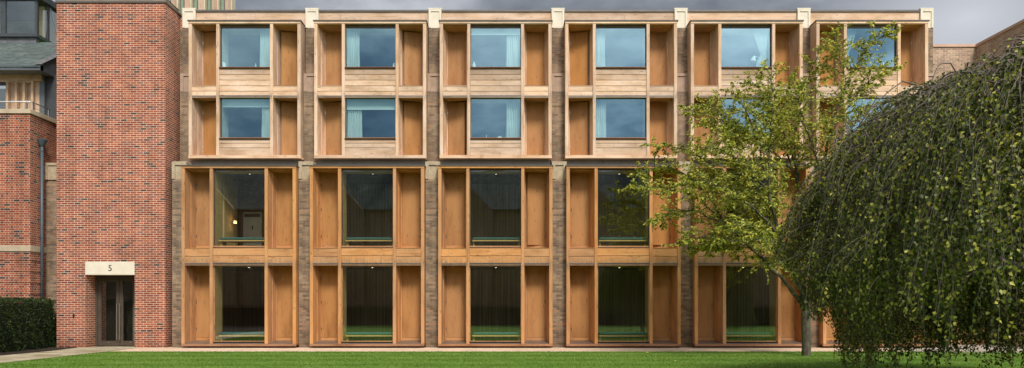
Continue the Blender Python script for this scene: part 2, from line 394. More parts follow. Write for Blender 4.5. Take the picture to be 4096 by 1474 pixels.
UPZ = dict(cap=(11.281, 11.316), head=(11.201, 11.281), top=11.199, sill=(6.531, 6.638), bot=6.640,
           tr=(8.712, 9.058), trim=(8.645, 8.708), g=((7.273, 8.655), (9.726, 11.088)), fl=(6.66, 9.07), soff=(8.64, 11.195),
           door=((6.72, 8.63), (9.10, 11.13)), boards=((6.642, 6.90, 7.06, 7.19), (8.714, 8.86, 9.055, 9.25, 9.44, 9.635)))
LOZ = dict(cap=(6.155, 6.186), head=(6.086, 6.155), top=6.084, sill=(.045, .122), bot=.124,
           tr=(2.86, 3.384), trim=(2.79, 2.856), g=((.223, 2.786), (3.457, 6.026)), fl=(.22, 3.40), soff=(2.785, 6.08),
           door=((.315, 2.775), (3.53, 6.02)), boards=((), (2.862, 3.115, 3.372)))
AJAR_U = {(0,1,0):14,(0,1,1):14,(0,0,0):14,(0,0,1):12,(1,1,1):15,(1,0,0):12,(1,0,1):13,(2,0,0):14,(3,1,0):15,(3,0,0):14,(4,0,0):15,(5,1,0):16}
AJAR_L = {(2,1,1):9,(3,1,1):10}

def make_bay(i, up):
    Z = UPZ if up else LOZ; Y = YU if up else YL; ku = 'u' if up else 'l'
    V, H = W[ku + 'v'], W[ku + 'h']
    base = link('bay_frame', None, tb); base.location = Vector((BX[i], Y, 0)) - tb_off
    # posts, header, bottom board, capping
    for a, b in ((-1.94, -1.83), (-.985, -.88), (.88, .985), (1.83, 1.94)):
        sub(base, 'post', (ku, a), lambda m: m.box(a, b, 0, .14, Z['bot'], Z['top']), V, bevel=.004)
    sub(base, 'header', ku, lambda m: m.box(-1.945, 1.945, -.012, .75, *Z['head']), H, bevel=.004)
    sub(base, 'capping', ku, lambda m: m.box(-1.975, 1.975, -.04, .76, Z['cap'][0] + .001, Z['cap'][1]), M_CAP, bevel=.003)
    def sl(m):
        m.box(-1.945, 1.945, -.012, .10 if up else .06, *Z['sill'])
        m.box(-1.93, 1.93, .102 if up else .062, .75, Z['sill'][0] + (.01 if up else .03), Z['sill'][1] - .004)
        if not up: m.box(-1.85, 1.85, .35, .74, -.05, .07)
    sub(base, 'bottom_board', ku, sl, H if up else W['base'], bevel=.004)
    # returns of the box and stepped linings of the four recesses
    def ret(m):
        for s in (-1, 1):
            for pts in ([(1.932, .142), (1.932, .745), (1.72, .745), (1.72, .655), (1.742, .652), (1.79, .402), (1.806, .40), (1.829, .142)],
                        [(.905, .142), (.984, .142), (1.004, .40), (1.02, .402), (1.062, .652), (1.085, .655), (1.085, .745), (.905, .745)]):
                q = [(s * x, y) for x, y in pts]
                ar = sum(q[i][0] * q[(i + 1) % len(q)][1] - q[(i + 1) % len(q)][0] * q[i][1] for i in range(len(q)))
                m.zprism(q if ar > 0 else q[::-1], Z['bot'] + .002, Z['top'] - .002)
    sub(base, 'recess_lining', ku, ret, W['uv'] if up else W['lv'])
    def slab(m):   # floor zone between the two storeys inside the recesses, plus soffit at the top
        for s in (-1, 1):
            a, b = sorted((s * .99, s * 1.795))
            m.box(a, b, .06, .70, Z['trim'][1] - .02, Z['tr'][1] - .03)
            m.box(a, b, .145, .742, Z['soff'][1] - .03, Z['top'] - .003)
    sub(base, 'soffit', ku, slab, W['rev'])
    def bd(m):
        for s in (-1, 1):
            a, b = sorted((s * .988, s * 1.827)); z0, z1 = Z['tr']; zm = z0 + (z1 - z0) * .44
            m.box(a, b, .025, .055, z0, zm - .007); m.box(a, b, .025, .055, zm + .007, z1 - .014); m.box(a, b, .056, .06, z0, z1 - .02)
    sub(base, 'spandrel_board', (ku, 's'), bd, H, bevel=.003)
    def bc(m):
        for zs in Z['boards']:
            for z0, z1 in zip(zs[:-1], zs[1:]): m.box(-.877, .877, .03, .06, z0 + .007, z1 - .007)
    sub(base, 'spandrel_board', (ku, 'c'), bc, H, bevel=.003)
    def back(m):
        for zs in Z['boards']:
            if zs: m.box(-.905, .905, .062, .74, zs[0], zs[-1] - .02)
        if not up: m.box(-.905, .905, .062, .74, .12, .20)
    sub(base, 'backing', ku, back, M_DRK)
    def tr(m):
        z0, z1 = Z['trim']
        for a, b in ((-1.827, -.988), (-.877, .877), (.988, 1.827)):
            m.box(a, b, -.002, .06, z0 + .028, z1 - .004)
    sub(base, 'metal_drip', ku, tr, M_ZINCL)
    def tr2(m):
        z0, z1 = Z['trim']
        for a, b in ((-1.827, -.988), (-.877, .877), (.988, 1.827)): m.box(a, b, .006, .14, z0, z0 + .026)
        for a, b in ((-1.827, -.988), (.988, 1.827)): m.box(a, b, .01, .06, Z['tr'][1] - .012, Z['tr'][1])
    sub(base, 'trim_board', ku, tr2, H)
    if not up:   # sloping metal sills at the foot of the recesses and of the window
        def ms(m):
            for a, b in ((-1.828, -.987), (.987, 1.828)):
                m.add([(a, .0, .126), (b, .0, .126), (b, .64, .215), (a, .64, .215), (a, .0, .123), (b, .0, .123), (b, .64, .123), (a, .64, .123)],
                      [(0, 1, 2, 3), (4, 5, 1, 0), (5, 6, 2, 1), (6, 7, 3, 2), (7, 4, 0, 3)])
            m.add([(-.878, 0, .126), (.878, 0, .126), (.878, .1, .16), (-.878, .1, .16)], [(0, 1, 2, 3)])
        sub(base, 'metal_sill', ku, ms, M_SILL)
    # windows
    for st in (0, 1):
        g0, g1 = Z['g'][st]
        w = link('window', None, tb); w.location = base.location
        zh = (Z['soff'][st] if st else Z['trim'][0])
        def fr(m):
            m.box(-.879, -.857, .09, .16, g0 - .03, zh - .001); m.box(.857, .879, .09, .16, g0 - .03, zh - .001)
            m.box(-.856, .856, .09, .16, g1, zh - .002)
        sub(w, 'frame', (ku, st), fr, W['dk'] if up or st else W['lh'])
        def rail(m):
            m.box(-.878, .878, .085, .17, g0 - .032, g0 - .001)
        sub(w, 'bottom_rail', (ku, st), rail, W['lh'] if not up else M_STEEL if False else W['lh'])
        def sil(m):
            m.box(-.879, .879, -.03 if up else .03, .083, g0 - .055, g0 - .034)
            m.box(-.879, .879, .0 if up else .04, .083, g0 - .085, g0 - .057)
        if up or st: sub(w, 'window_sill', (ku, st), sil, W['sil'])
        def ins(m):   # inner lining of the opening
            m.box(-.909, -.88, .165, .80, g0 - .02, g1 + .04); m.box(.88, .909, .165, .80, g0 - .02, g1 + .04)
            m.box(-.88, .88, .165, .80, g1 + .01, g1 + .04)
        sub(w, 'inner_lining', (ku, st), ins, M_CREAM if up else M_OLIVE)
        def gl(m): m.add([(-.857, .12, g0 - .001), (.857, .12, g0 - .001), (.857, .12, g1), (-.857, .12, g1)], [(0, 1, 2, 3)])
        sub(w, 'pane', (ku, st), gl, M_GLU if up else M_GLL)
        # shutters
        d0, d1 = Z['door'][st]
        for side in (0, 1):
            s = -1 if side == 0 else 1
            ang = (AJAR_U if up else AJAR_L).get((i, st, side), 0)
            hx = 1.715 * s
            o = sub(tb, 'shutter', (ku, st, side), lambda m: shutter(m, s, d0, d1), [W['shut']], loc=base.location + Vector((hx, .655, 0)), bevel=.003)
            o.rotation_euler.z = R(ang) * s
            if ang: o['label'] = 'shutter standing slightly ajar'
            hz = [d0 + (d1 - d0) * t for t in ((.18, .82) if up else (.12, .5, .84))]
            for q, z in enumerate(hz):
                sub(o, 'hinge', (ku, st, side, q), lambda m: m.tube([(.006 * s, -.008, z - .05), (.006 * s, -.008, z + .05)], .011, 6), M_STEEL if up else M_ZINC)
            # stop rails of the shutter opening
            sub(w, 'shutter_surround', (ku, st, side), lambda m: (m.box(*sorted((s * 1.09, s * 1.716)), .64, .74, d0 - .15, d0 - .006), m.box(*sorted((s * 1.087, s * 1.718)), .66, .735, d1 + .006, (Z['top'] - .004) if st else (Z['trim'][1] - .021))), W['lh'] if not up else W['rev'])
def shutter(m, s, z0, z1):
    w = .622
    if s < 0: m.box(0, w, 0, .045, z0, z1)
    else: m.box(-w, 0, 0, .045, z0, z1)
for i in range(6):
    make_bay(i, True); make_bay(i, False)

# pilasters: three stages stepping out towards the ground
PXs = [-11.43 + P * i for i in range(7)]
for j, x in enumerate(PXs):
    pl = link('pilaster', None, tb); pl.location = Vector((x, 0, 0)) - tb_off
    def body(m):
        m.box(-.225, .225, 24.78, 25.2, 9.60, 11.25)
        m.box(-.25, .25, 24.64, 25.2, 6.35, 8.957)
        m.box(-.245, .245, 24.05, 25.2, -.05, 5.771)
    sub(pl, 'brickwork', 0, body, M_GREY)
    def cap1(m):
        m.box(-.228, .228, 24.775, 25.15, 11.252, 11.91); m.box(-.24, .24, 24.75, 25.16, 11.912, 11.955)
        for a, b, c_, d_ in ((-.228, -.15, 11.252, 11.91), (.15, .228, 11.252, 11.91), (-.15, .15, 11.83, 11.91)): m.box(a, b, 24.75, 24.774, c_, d_)
    sub(pl, 'capital', 1, cap1, M_STONE, bevel=.004)
    def cap2(m):
        m.box(-.253, .253, 24.66, 25.1, 8.958, 9.598)
        for a, b, c_, d_ in ((-.253, -.14, 8.958, 9.5), (.14, .253, 8.958, 9.5), (-.253, .253, 9.502, 9.598)): m.box(a, b, 24.63, 24.659, c_, d_)
    sub(pl, 'panel_stone', 2, cap2, M_PSTONE, bevel=.004)
    def cap3(m):
        m.box(-.235, .235, 24.06, 24.66, 5.773, 6.37)
        for a, b, c_, d_ in ((-.25, -.14, 5.773, 6.32), (.14, .25, 5.773, 6.32), (-.14, .14, 6.25, 6.32)): m.box(a, b, 24.02, 24.058, c_, d_)
        m.add([(-.25, 24.02, 6.322), (.25, 24.02, 6.322), (.25, 24.66, 6.322), (-.25, 24.66, 6.322), (-.25, 24.02, 6.37), (.25, 24.02, 6.37), (.25, 24.5, 6.412), (-.25, 24.5, 6.412), (.25, 24.66, 6.412), (-.25, 24.66, 6.412)],
              [(0, 1, 5, 4), (4, 5, 6, 7), (7, 6, 8, 9), (1, 2, 8, 6, 5), (3, 0, 4, 7, 9)])
    sub(pl, 'capital', 3, cap3, M_OSTONE, bevel=.003)

# eaves fascia between pilasters, grey metal band between the storeys
for i in range(6):
    x0, x1 = PXs[i] + .242, PXs[i + 1] - .242
    o = TB('fascia', MB().box(x0, x1, 24.82, 25.1, 11.2, 11.834), W['uh'])
    sub(o, 'metal_capping', i, lambda m: (m.box(x0, (x0 + x1) / 2 - .004, .58, .95, 11.836, 11.90), m.box((x0 + x1) / 2 + .004, x1, .58, .95, 11.836, 11.90)), M_CAP)
    TB('metal_band', MB().box(BX[i] - 1.90, BX[i] - .62, 24.5, 24.7, 6.19, 6.53).box(BX[i] - .614, BX[i] + .614, 24.5, 24.7, 6.19, 6.53).box(BX[i] + .62, BX[i] + 1.90, 24.5, 24.7, 6.19, 6.53)
       .box(BX[i] - 1.93, BX[i] + 1.93, 24.49, 24.70, 6.15, 6.188), M_BANDM)
# wall behind, slabs, roof and rooms
mb = MB()
edges = [-11.9] + [e for b in BX for e in (b - 1.78, b + 1.78)] + [14.93]
for a, b in zip(edges[0::2], edges[1::2]):
    mb.box(a, b, 24.475, 24.75, 0, 6.2)
    mb.box(a, b, 24.985, 25.21, 6.2, 11.3)
mb.box(14.66, 14.93, 24.9, 32, 0, 11.25)
TB('wall', mb, M_GREY)
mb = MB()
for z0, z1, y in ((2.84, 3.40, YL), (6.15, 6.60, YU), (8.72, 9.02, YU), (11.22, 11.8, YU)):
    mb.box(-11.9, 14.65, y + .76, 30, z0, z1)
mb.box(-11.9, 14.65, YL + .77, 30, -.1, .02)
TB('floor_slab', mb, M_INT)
TB('roof', MB().box(-11.9, 14.9, 25.15, 32, 11.802, 11.85), M_ZINC)
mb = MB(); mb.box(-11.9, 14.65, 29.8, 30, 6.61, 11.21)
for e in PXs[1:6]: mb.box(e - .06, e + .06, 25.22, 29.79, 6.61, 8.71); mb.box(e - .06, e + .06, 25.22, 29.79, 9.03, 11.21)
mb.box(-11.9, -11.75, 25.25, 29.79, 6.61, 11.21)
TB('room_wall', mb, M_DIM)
mb = MB(); mb.box(-7.0, 14.65, 27.2, 27.35, .03, 2.83); mb.box(-7.0, 14.65, 27.2, 27.35, 3.41, 6.14); mb.box(-11.9, -7.01, 28.6, 28.7, .03, 2.83)
TB('ribbed_wall', mb, MATS['ribbed_timber_wall'])
mb = MB(); mb.box(-11.9, -7.01, 26.3, 26.4, 3.41, 6.14); mb.box(-7.06, -7.01, 24.8, 28.19, .03, 2.83); mb.box(-7.06, -7.01, 24.8, 26.29, 3.41, 6.14); mb.box(-11.9, -11.8, 24.8, 28.19, 3.41, 6.14)
TB('corridor_wall', mb, plain('brown_corridor_wall', (.22, .11, .06), .8))
# white door and lamp seen through the first-floor window of the first bay
dr = TB('interior_door', MB().box(-10.07, -9.38, 26.22, 26.28, 3.45, 4.93), M_WHITE)
sub(dr, 'door_handle', 0, lambda m: m.box(-9.735, -9.69, 1.98, 2.015, 4.28, 4.42), M_BLK)
sub(dr, 'sign_strip', 0, lambda m: m.box(-10.02, -9.43, 1.98, 2.015, 4.75, 4.87), M_BLK)
wl = TB('wall_lamp', MB().box(-9.995, -9.90, 25.1, 25.2, 4.40, 4.45).box(-10.10, -9.995, 25.12, 25.18, 4.41, 4.44), M_STEEL)
sub(wl, 'bulb', 0, lambda m: (m.box(-9.985, -9.91, .91, .99, 4.451, 4.46), m.box(-9.985, -9.91, .91, .99, 4.39, 4.399)), M_GLOW)
TB('reveal_wall', MB().box(-10.35, -10.11, 24.6, 25.8, 3.41, 6.14), M_OLIVE)
for i in range(5):
    for z in (2.79, 6.10):
        TB('downlight', MB().tube([(BX[i], 24.72 if z > 3 else 24.66, z - .03), (BX[i], 24.72 if z > 3 else 24.66, z - .022)], .03, 12), M_DOWN)

# benches behind the ground and first floor windows
bl = ['first', 'second', 'third', 'fourth', 'fifth']
for i in range(5):
    for st, z in ((0, .50), (1, 3.77)):
        b = thing('window_bench', f'teal cushioned bench behind the {"ground" if st == 0 else "first"} floor window of the {bl[i]} timber bay from the left', 'bench', (BX[i] + .02, YL + .45, z - .5), 'teal benches behind the lower windows')
        sub(b, 'cushion', 0, lambda m: m.box(-.80, .82, -.12, .35, .42, .50), M_TEAL, bevel=.02)
        sub(b, 'seat_board', 0, lambda m: m.box(-.82, .84, -.14, .36, .365, .405), M_RAIL)
        sub(b, 'leg', 0, lambda m: m.box(-.80, -.74, -.05, .3, .0 if st == 0 else .0, .364), M_OLIVE)
        sub(b, 'leg', 1, lambda m: m.box(.76, .82, -.05, .3, .0, .364), M_OLIVE)

# curtains and blinds
def curtain(i, st, x0, x1, label, gather=0):
    g0, g1 = UPZ['g'][st]; z0, z1 = g0 - .03, g1 + .02
    nx, nz = 60, 24; vs = []; fs = []
    ph = random.random() * 6; nf = random.uniform(6.5, 8.5)
    for a in range(nz + 1):
        t = a / nz; z = z1 + (z0 - z1) * t
        wdt = 1.0; sh = 0
        if gather:
            if t < .62: wdt = 1 - .62 * (t / .62) ** 1.3; 
            else: wdt = .38 + .3 * min(1, (t - .62) / .2)
            sh = (1 - wdt) * (1 if gather > 0 else 0)
        for b in range(nx + 1):
            u = b / nx
            x = x0 + (x1 - x0) * (sh * .8 + u * wdt) + .008 * math.sin(5 * t + 9 * u)
            y = .30 + .035 * math.sin(u * nf * 2 * math.pi + ph + .8 * math.sin(3 * t + u * 4)) + .012 * math.sin(u * 31 + t * 2)
            vs.append((x, y, z - z0))
    for a in range(nz):
        for b in range(nx):
            q = a * (nx + 1) + b; fs.append((q, q + nx + 1, q + nx + 2, q + 1))
    o = link('curtain', MB().add(vs, fs).mesh('curtain', M_CURT, smooth=True), None, (BX[i], YU, z0))
    tag(o, label, 'curtain', 'white curtains in the upper windows')
curtain(0, 1, .42, .86, 'white curtain in the top floor window nearest the red brick tower')
curtain(0, 0, .50, .86, 'narrow white curtain under the short blind beside the tower')
curtain(1, 1, -.86, -.42, 'white curtain in the second bay top window, opposite the white bottle')
curtain(1, 0, -.86, -.34, 'white curtain bunched under a blind at the left of the second bay window')
curtain(2, 1, .36, .86, 'white curtain under a thin blind in the top window of the third bay')
curtain(2, 0, .36, .86, 'white curtain beside the leaning paper in the lower window of the third bay')
curtain(3, 1, -.86, -.52, 'white curtain at the left of the top floor window of the fourth bay')
curtain(3, 0, -.86, -.48, 'white curtain at the left of the window below, in the fourth bay')
curtain(4, 1, .30, .84, 'white curtain tied back above a white desk lamp in the fifth bay', 1)
curtain(4, 0, .42, .84, 'white curtain half hidden by the small tree in the fifth bay')
curtain(5, 1, -.86, -.40, 'white curtain gathered at the left of the last top floor window', -1)
def blind(i, st, h, label):
    g0, g1 = UPZ['g'][st]
    t = thing('roller_blind', label, 'blind', (BX[i], YU + .24, g1 - h), 'roller blinds')
    sub(t, 'blind_fabric', (i, st), lambda m: m.box(-.86, .87, 0, .006, 0, h), M_CURT)
    sub(t, 'bottom_bar', 0, lambda m: m.box(-.86, .87, -.008, .012, -.018, -.001), M_WHITE)
blind(0, 0, .27, 'short pale roller blind over the narrow curtain beside the tower')
blind(1, 0, .36, 'pale roller blind above the bunched curtain in the second bay')
blind(2, 1, .17, 'shallow roller blind at the top of the third bay top window')
# small things on the window ledges
def bottle(i, st, x, h, r, label, mat, cat='bottle'):
    g0 = UPZ['g'][st][0] - .02
    o = thing(cat.replace(' ', '_'), label, cat, (BX[i] + x, YU + .21, g0))
    sub(o, 'body', (i, st, x), lambda m: m.tube([(0, 0, 0), (0, 0, h * .62), (0, 0, h * .74), (0, 0, h * .9)], [r, r, r * .45, r * .4], 12), mat)
    sub(o, 'cap', (i, st, x), lambda m: m.tube([(0, 0, h * .9), (0, 0, h)], r * .45, 10), M_WHITE)
M_CLB = plain('pale_blue_plastic', (.35, .5, .52), .3)
bottle(0, 1, .31, .19, .035, 'small clear bottle on the sill of the top window by the tower', M_CLB)
bottle(1, 1, .79, .20, .045, 'white bottle at the right end of the second bay top window sill', M_WHITE)
bottle(2, 1, -.76, .24, .055, 'large white bottle at the left end of the third bay top window sill', M_WHITE)
bottle(5, 1, .50, .22, .05, 'white bottle on the sill of the last top floor window', M_WHITE)
bottle(2, 0, -.33, .14, .02, 'thin clear bottle on the sill beside the leaning paper', M_CLB)
o = link('greeting_card', MB().add([(0, 0, 0), (.10, .05, 0), (.075, .05, .22), (0, 0, .26), (-.02, .05, 0), (-.02, .05, .2)], [(0, 1, 2, 3), (4, 0, 3, 5)]).mesh('greeting_card', M_PAPER), None, (BX[0] - .84, YU + .2, 9.70))
tag(o, 'white card standing in the left corner of the top window by the tower', 'card')
o = link('sheet_of_paper', MB().add([(0, 0, 0), (.20, .02, 0), (.17, .1, .1), (-.02, .08, .02)], [(0, 1, 2, 3)]).add([(-.05, .03, 0), (.02, .03, 0), (.15, .12, .12), (.12, .12, .12)], [(0, 1, 2, 3)]).mesh('sheet_of_paper', M_PAPER), None, (BX[2] + .02, YU + .2, 7.26))
tag(o, 'white sheet of paper leaning on the third bay sill, storey below the top', 'paper')
t = thing('desk_lamp', 'white desk lamp hanging beside the tied back curtain in the fifth bay', 'lamp', (BX[4] + .36, YU + .26, 9.70))
sub(t, 'lamp_shade', 0, lambda m: m.tube([(.0, 0, .47), (-.03, 0, .40), (-.06, 0, .28)], [.02, .07, .10], 14, cap=False), M_WHITE)
sub(t, 'arm', 0, lambda m: m.tube([(0, 0, .47), (.2, .05, .42), (.3, .1, 0)], .01, 6), M_WHITE)

# ---------------------------------------------------------------- red brick tower
TX0, TX1, TY = -15.57, -11.85, 23.93
tw = thing('brick_tower', 'tall plain red brick stair tower with a numbered pale stone lintel over glazed doors', 'tower', ((TX0 + TX1) / 2, TY, 0))
to = Vector(tw.location)
from mathutils import Matrix
def PT(parent, off, name, mb, mats, **kw):
    for q in mb.pieces():
        me = q.mesh(name, mats, **kw); me.transform(Matrix.Translation(-off)); o = link(name, me, parent)
    return o
OX0, OX1, OD = -14.57, -12.90, .57
mb = MB()
mb.box(TX0, OX0, TY, 25.0, -.05, 2.476); mb.box(OX1, TX1, TY, 25.0, -.05, 2.476)
mb.box(TX0, OX0, TY, 25.0, 2.476, 2.927); mb.box(OX1, TX1, TY, 25.0, 2.476, 2.927)
mb.box(OX0, OX1, TY + .45, 25.0, 2.48, 2.927)
mb.box(TX0, TX1, TY, 25.0, 2.927, 11.76)
# merge into one clean skin
me = bpy.data.meshes.new('wall')
o_ = MB()
prof = [(TX0, -.05), (OX0, -.05), (OX0, 2.927), (OX1, 2.927), (OX1, -.05), (TX1, -.05), (TX1, 11.76), (TX0, 11.76)]
o_.prism(prof, TY, 25.0)
PT(tw, to, 'wall', o_, M_RED)
PT(tw, to, 'inner_wall', MB().box(TX0 + .02, -11.62, 25.0, 27, 0, 11.7), M_RED)
PT(tw, to, 'coping', MB().box(TX0 - .03, TX1 + .03, TY - .035, 25.05, 11.762, 11.85), M_CAP, bevel=.006)
PT(tw, to, 'parapet_timber', MB().box(TX0 + .3, TX1 - .04, TY + .06, 24.97, 11.852, 11.95), W['cedar'])
PT(tw, to, 'parapet_cap', MB().box(TX0 + .29, TX1 - .02, TY + .03, 25.0, 11.953, 11.975), M_BRZ)
lin = PT(tw, to, 'lintel', MB().box(OX0 - .004, OX1 + .004, TY - .03, TY + .44, 2.474, 2.925), M_STONE, bevel=.004)
tx = bpy.data.curves.new('n', 'FONT'); tx.body = '5'; tx.size = .30; tx.extrude = .002; tx.align_x = 'CENTER'
to_ = bpy.data.objects.new('n', tx); COL.objects.link(to_)
bpy.context.view_layer.update()
nm = bpy.data.meshes.new_from_object(to_.evaluated_get(bpy.context.evaluated_depsgraph_get())); bpy.data.objects.remove(to_)
nm.name = 'numeral'; nm.materials.clear(); nm.materials.append(plain('engraved_black', (.03, .03, .03), .7))
nm.transform(Matrix.Rotation(R(90), 4, 'X'))
no = link('numeral', nm, lin, Vector(((442.5 - XC) / 117, TY - .034, 2.605)) - to)
# doors
DY = TY + OD
fr = PT(tw, to, 'door_frame', MB().box(OX0, OX0 + .07, DY - .02, DY + .1, 0, 2.47).box(OX1 - .07, OX1, DY - .02, DY + .1, 0, 2.47).box(OX0 + .07, OX1 - .07, DY - .02, DY + .1, 2.38, 2.47), M_BRZ, bevel=.004)
mid = (OX0 + OX1) / 2
for a, b, h in ((OX0 + .075, mid - .004, -1), (mid + .004, OX1 - .075, 1)):
    m_ = MB(); m_.box(a, a + .12, DY, DY + .06, .02, 2.375); m_.box(b - .12, b, DY, DY + .06, .02, 2.375); m_.box(a + .12, b - .12, DY, DY + .06, .02, .19); m_.box(a + .12, b - .12, DY, DY + .06, 2.27, 2.375)
    lf = PT(tw, to, 'door', m_, M_BRZ, bevel=.003)
    g_ = MB().add([(a + .12, DY + .03, .19), (b - .12, DY + .03, .19), (b - .12, DY + .03, 2.27), (a + .12, DY + .03, 2.27)], [(0, 1, 2, 3)])
    PT(lf, to, 'door_pane', g_, M_GLD)
    hx = (b - .06) if h < 0 else (a + .04)
    PT(lf, to, 'door_handle', MB().tube([(hx, DY - .07, .22), (hx, DY - .07, 1.50)], .016, 8).tube([(hx, DY - .07, .30), (hx, DY, .30)], .008, 6).tube([(hx, DY - .07, 1.42), (hx, DY, 1.42)], .008, 6), M_STEEL)
    PT(lf, to, 'kick_badge', MB().box((a + b) / 2 - .035, (a + b) / 2 + .035, DY - .004, DY, .135, .15), M_STEEL)
PT(tw, to, 'doorbell', MB().tube([((296.5 - XC) / 117, TY - .02, 1.02), ((296.5 - XC) / 117, TY - .035, 1.085), ((296.5 - XC) / 117, TY - .02, 1.15)], [.02, .03, .02], 8), M_BLK, smooth=True)
PT(tw, to, 'lobby', MB().box(-13.50, -13.24, DY + .42, DY + .44, .02, 2.4), M_WHITE)
PT(tw, to, 'lobby_wall', MB().box(OX0 + .01, OX1 - .01, DY + .45, DY + .48, 0, 2.9), plain('grey_lobby_wall', (.09, .08, .07), .8))
# (tower is a solid skin: hollow lobby sits behind the door in the opening of the inner wall)

# ---------------------------------------------------------------- older red brick house at the left
HX, HY = -16.34, 23.73
hs = thing('brick_house', 'older red brick house with green slate roof and a steel balcony rail above yew hedge', 'house', (-19, 24.5, 0))
ho = Vector(hs.location)
PT(hs, ho, 'wall', MB().box(-30, HX, HY, 25.5, -.05, 7.927), M_OLD)
mb = MB()
for y in (1042, 1086.6, 1131, 1176): 
    z = EYE + (YH - y) / 118; mb.box(-30, HX + .018, HY - .018, 25.0, z, z + .073)
PT(hs, ho, 'brick_course', mb, M_OLD)
PT(hs, ho, 'stone_band', MB().box(-30, HX + .03, HY - .03, 24.54, 3.26, 3.47), M_BAND, bevel=.006)
PT(hs, ho, 'parapet_coping', MB().box(-30, HX + .05, HY - .05, 25.4, 7.93, 8.08), M_BAND, bevel=.008)
PT(hs, ho, 'wall_pier', MB().box(HX + .001, -15.4, 24.54, 25.5, -.05, 5.82), M_GREY)
PT(hs, ho, 'pier_capital', MB().box(HX + .001, -15.38, 24.50, 25.4, 5.83, 6.42).box(HX + .001, HX + .09, 24.47, 24.499, 5.83, 6.42).box(HX + .09, -15.38, 24.47, 24.499, 6.33, 6.42), M_OSTONE)
# set-back timber storey
ty = 25.0
tm = PT(hs, ho, 'timber_wall', MB().box(-17.27, -16.84, ty, ty + .6, 8.0, 9.6), W['cedar'])
mb = MB()
for x in (-17.98, -17.66, -17.38, -17.09): mb.box(x, x + .075, ty - .14, ty + .02, 8.05, 9.36)
mb.box(-18.0, -16.99, ty - .14, ty + .02, 9.362, 9.42); mb.box(-18.0, -17.0, ty + .03, ty + .06, 8.05, 9.36); mb.box(-24, -16.72, ty - .15, ty - .02, 9.425, 9.62); mb.box(-16.99, -16.75, ty - .05, ty + .3, 8.05, 9.42)
PT(hs, ho, 'timber_screen', mb, W['cedar'])
wn = PT(hs, ho, 'window', MB().box(-24, -18.0, ty + .0, ty + .05, 8.05, 8.2).box(-24, -18.0, ty, ty + .05, 9.3, 9.42), M_ZINC)
PT(wn, ho, 'pane', MB().add([(-24, ty + .04, 8.2), (-18.0, ty + .04, 8.2), (-18.0, ty + .04, 9.3), (-24, ty + .04, 9.3)], [(0, 1, 2, 3)]), M_GLL)
PT(hs, ho, 'room_shell', MB().box(-24, -17.2, 27, 27.1, 8.0, 9.8).box(-24, -16.5, 25.1, 27, 8.0, 8.04), M_DRK)
PT(hs, ho, 'zinc_cladding', MB().box(-16.66, -16.30, ty + .05, 27, 8.0, 9.7).box(-16.30, -15.6, 25.5, 27, 7.9, 10.8), M_ZINC)
PT(hs, ho, 'zinc_trim', MB().box(-16.838, -16.66, ty - .06, ty + .3, 8.0, 9.7), M_ZINCL)
# eaves, roof, dormer
ey, ez = 24.35, 9.785; sl = .67
RXE = -16.37
PT(hs, ho, 'gutter', MB().box(-30, RXE, ey - .06, ey + .1, 9.60, 9.77).box(-30, RXE - .02, ey + .1, 25.6, 9.62, 9.64), M_ZINCL)
PT(hs, ho, 'verge_board', MB().add([(RXE, ey - .04, 9.60), (RXE, ey - .04, 9.775), (RXE, 27.8, 9.775 + sl * 3.45), (RXE, 27.8, 9.60), (RXE - .03, ey - .04, 9.60), (RXE - .03, ey - .04, 9.775), (RXE - .03, 27.8, 9.775 + sl * 3.45), (RXE - .03, 27.8, 9.6)],
    [(3, 2, 1, 0), (4, 5, 6, 7), (0, 1, 5, 4)]), M_ZINCL)
# slate roof with real overlapping courses
mb = MB(); ny = 17
for a in range(ny):
    y0 = ey - .09 + a * .17; z0 = ez - .03 + (y0 - ey) * sl
    x = -30.0
    while x < RXE + .03:
        w_ = random.uniform(.2, .33); x1 = min(x + w_, RXE + .04); j = random.uniform(-.012, .012)
        mb.add([(x, y0 + j, z0 + .028), (x1 - .006, y0 + j, z0 + .028 + random.uniform(-.004, .004)), (x1 - .006, y0 + .21, z0 + .21 * sl + .004), (x, y0 + .21, z0 + .21 * sl + .004),
                (x, y0 + j, z0 + .008), (x1 - .006, y0 + j, z0 + .008)], [(0, 1, 2, 3), (4, 5, 1, 0)])
        x = x1
m2, nt = nodes('slate'); v, rnd, isl, ge = ocoord(nt)
c = ramp(nt, isl, [(0, (.085, .11, .10)), (.3, (.12, .15, .135)), (.6, (.10, .125, .12)), (.85, (.15, .175, .155)), (1, (.11, .11, .11))])
c = mixc(nt, 1.0, c, ramp(nt, noise(nt, v, 3, 4), [(.3, (.7, .7, .7)), (.7, (1.2, 1.2, 1.2))]), 'MULTIPLY'); finish(nt, c, .6, .4)
rf = PT(hs, ho, 'roof', mb, m2)
PT(rf, ho, 'verge_slates', MB().add([(RXE - .22, ey - .1, ez + .02), (RXE + .05, ey - .1, ez + .0), (RXE + .05, 27.8, ez + 3.45 * sl + .02), (RXE - .22, 27.8, ez + 3.45 * sl + .05)], [(0, 1, 2, 3)]), M_LEAD)
dy = 27.0; dk = F / dy
dx = (148 - XC) / dk
def dz(y): return EYE + (YH - y) / dk
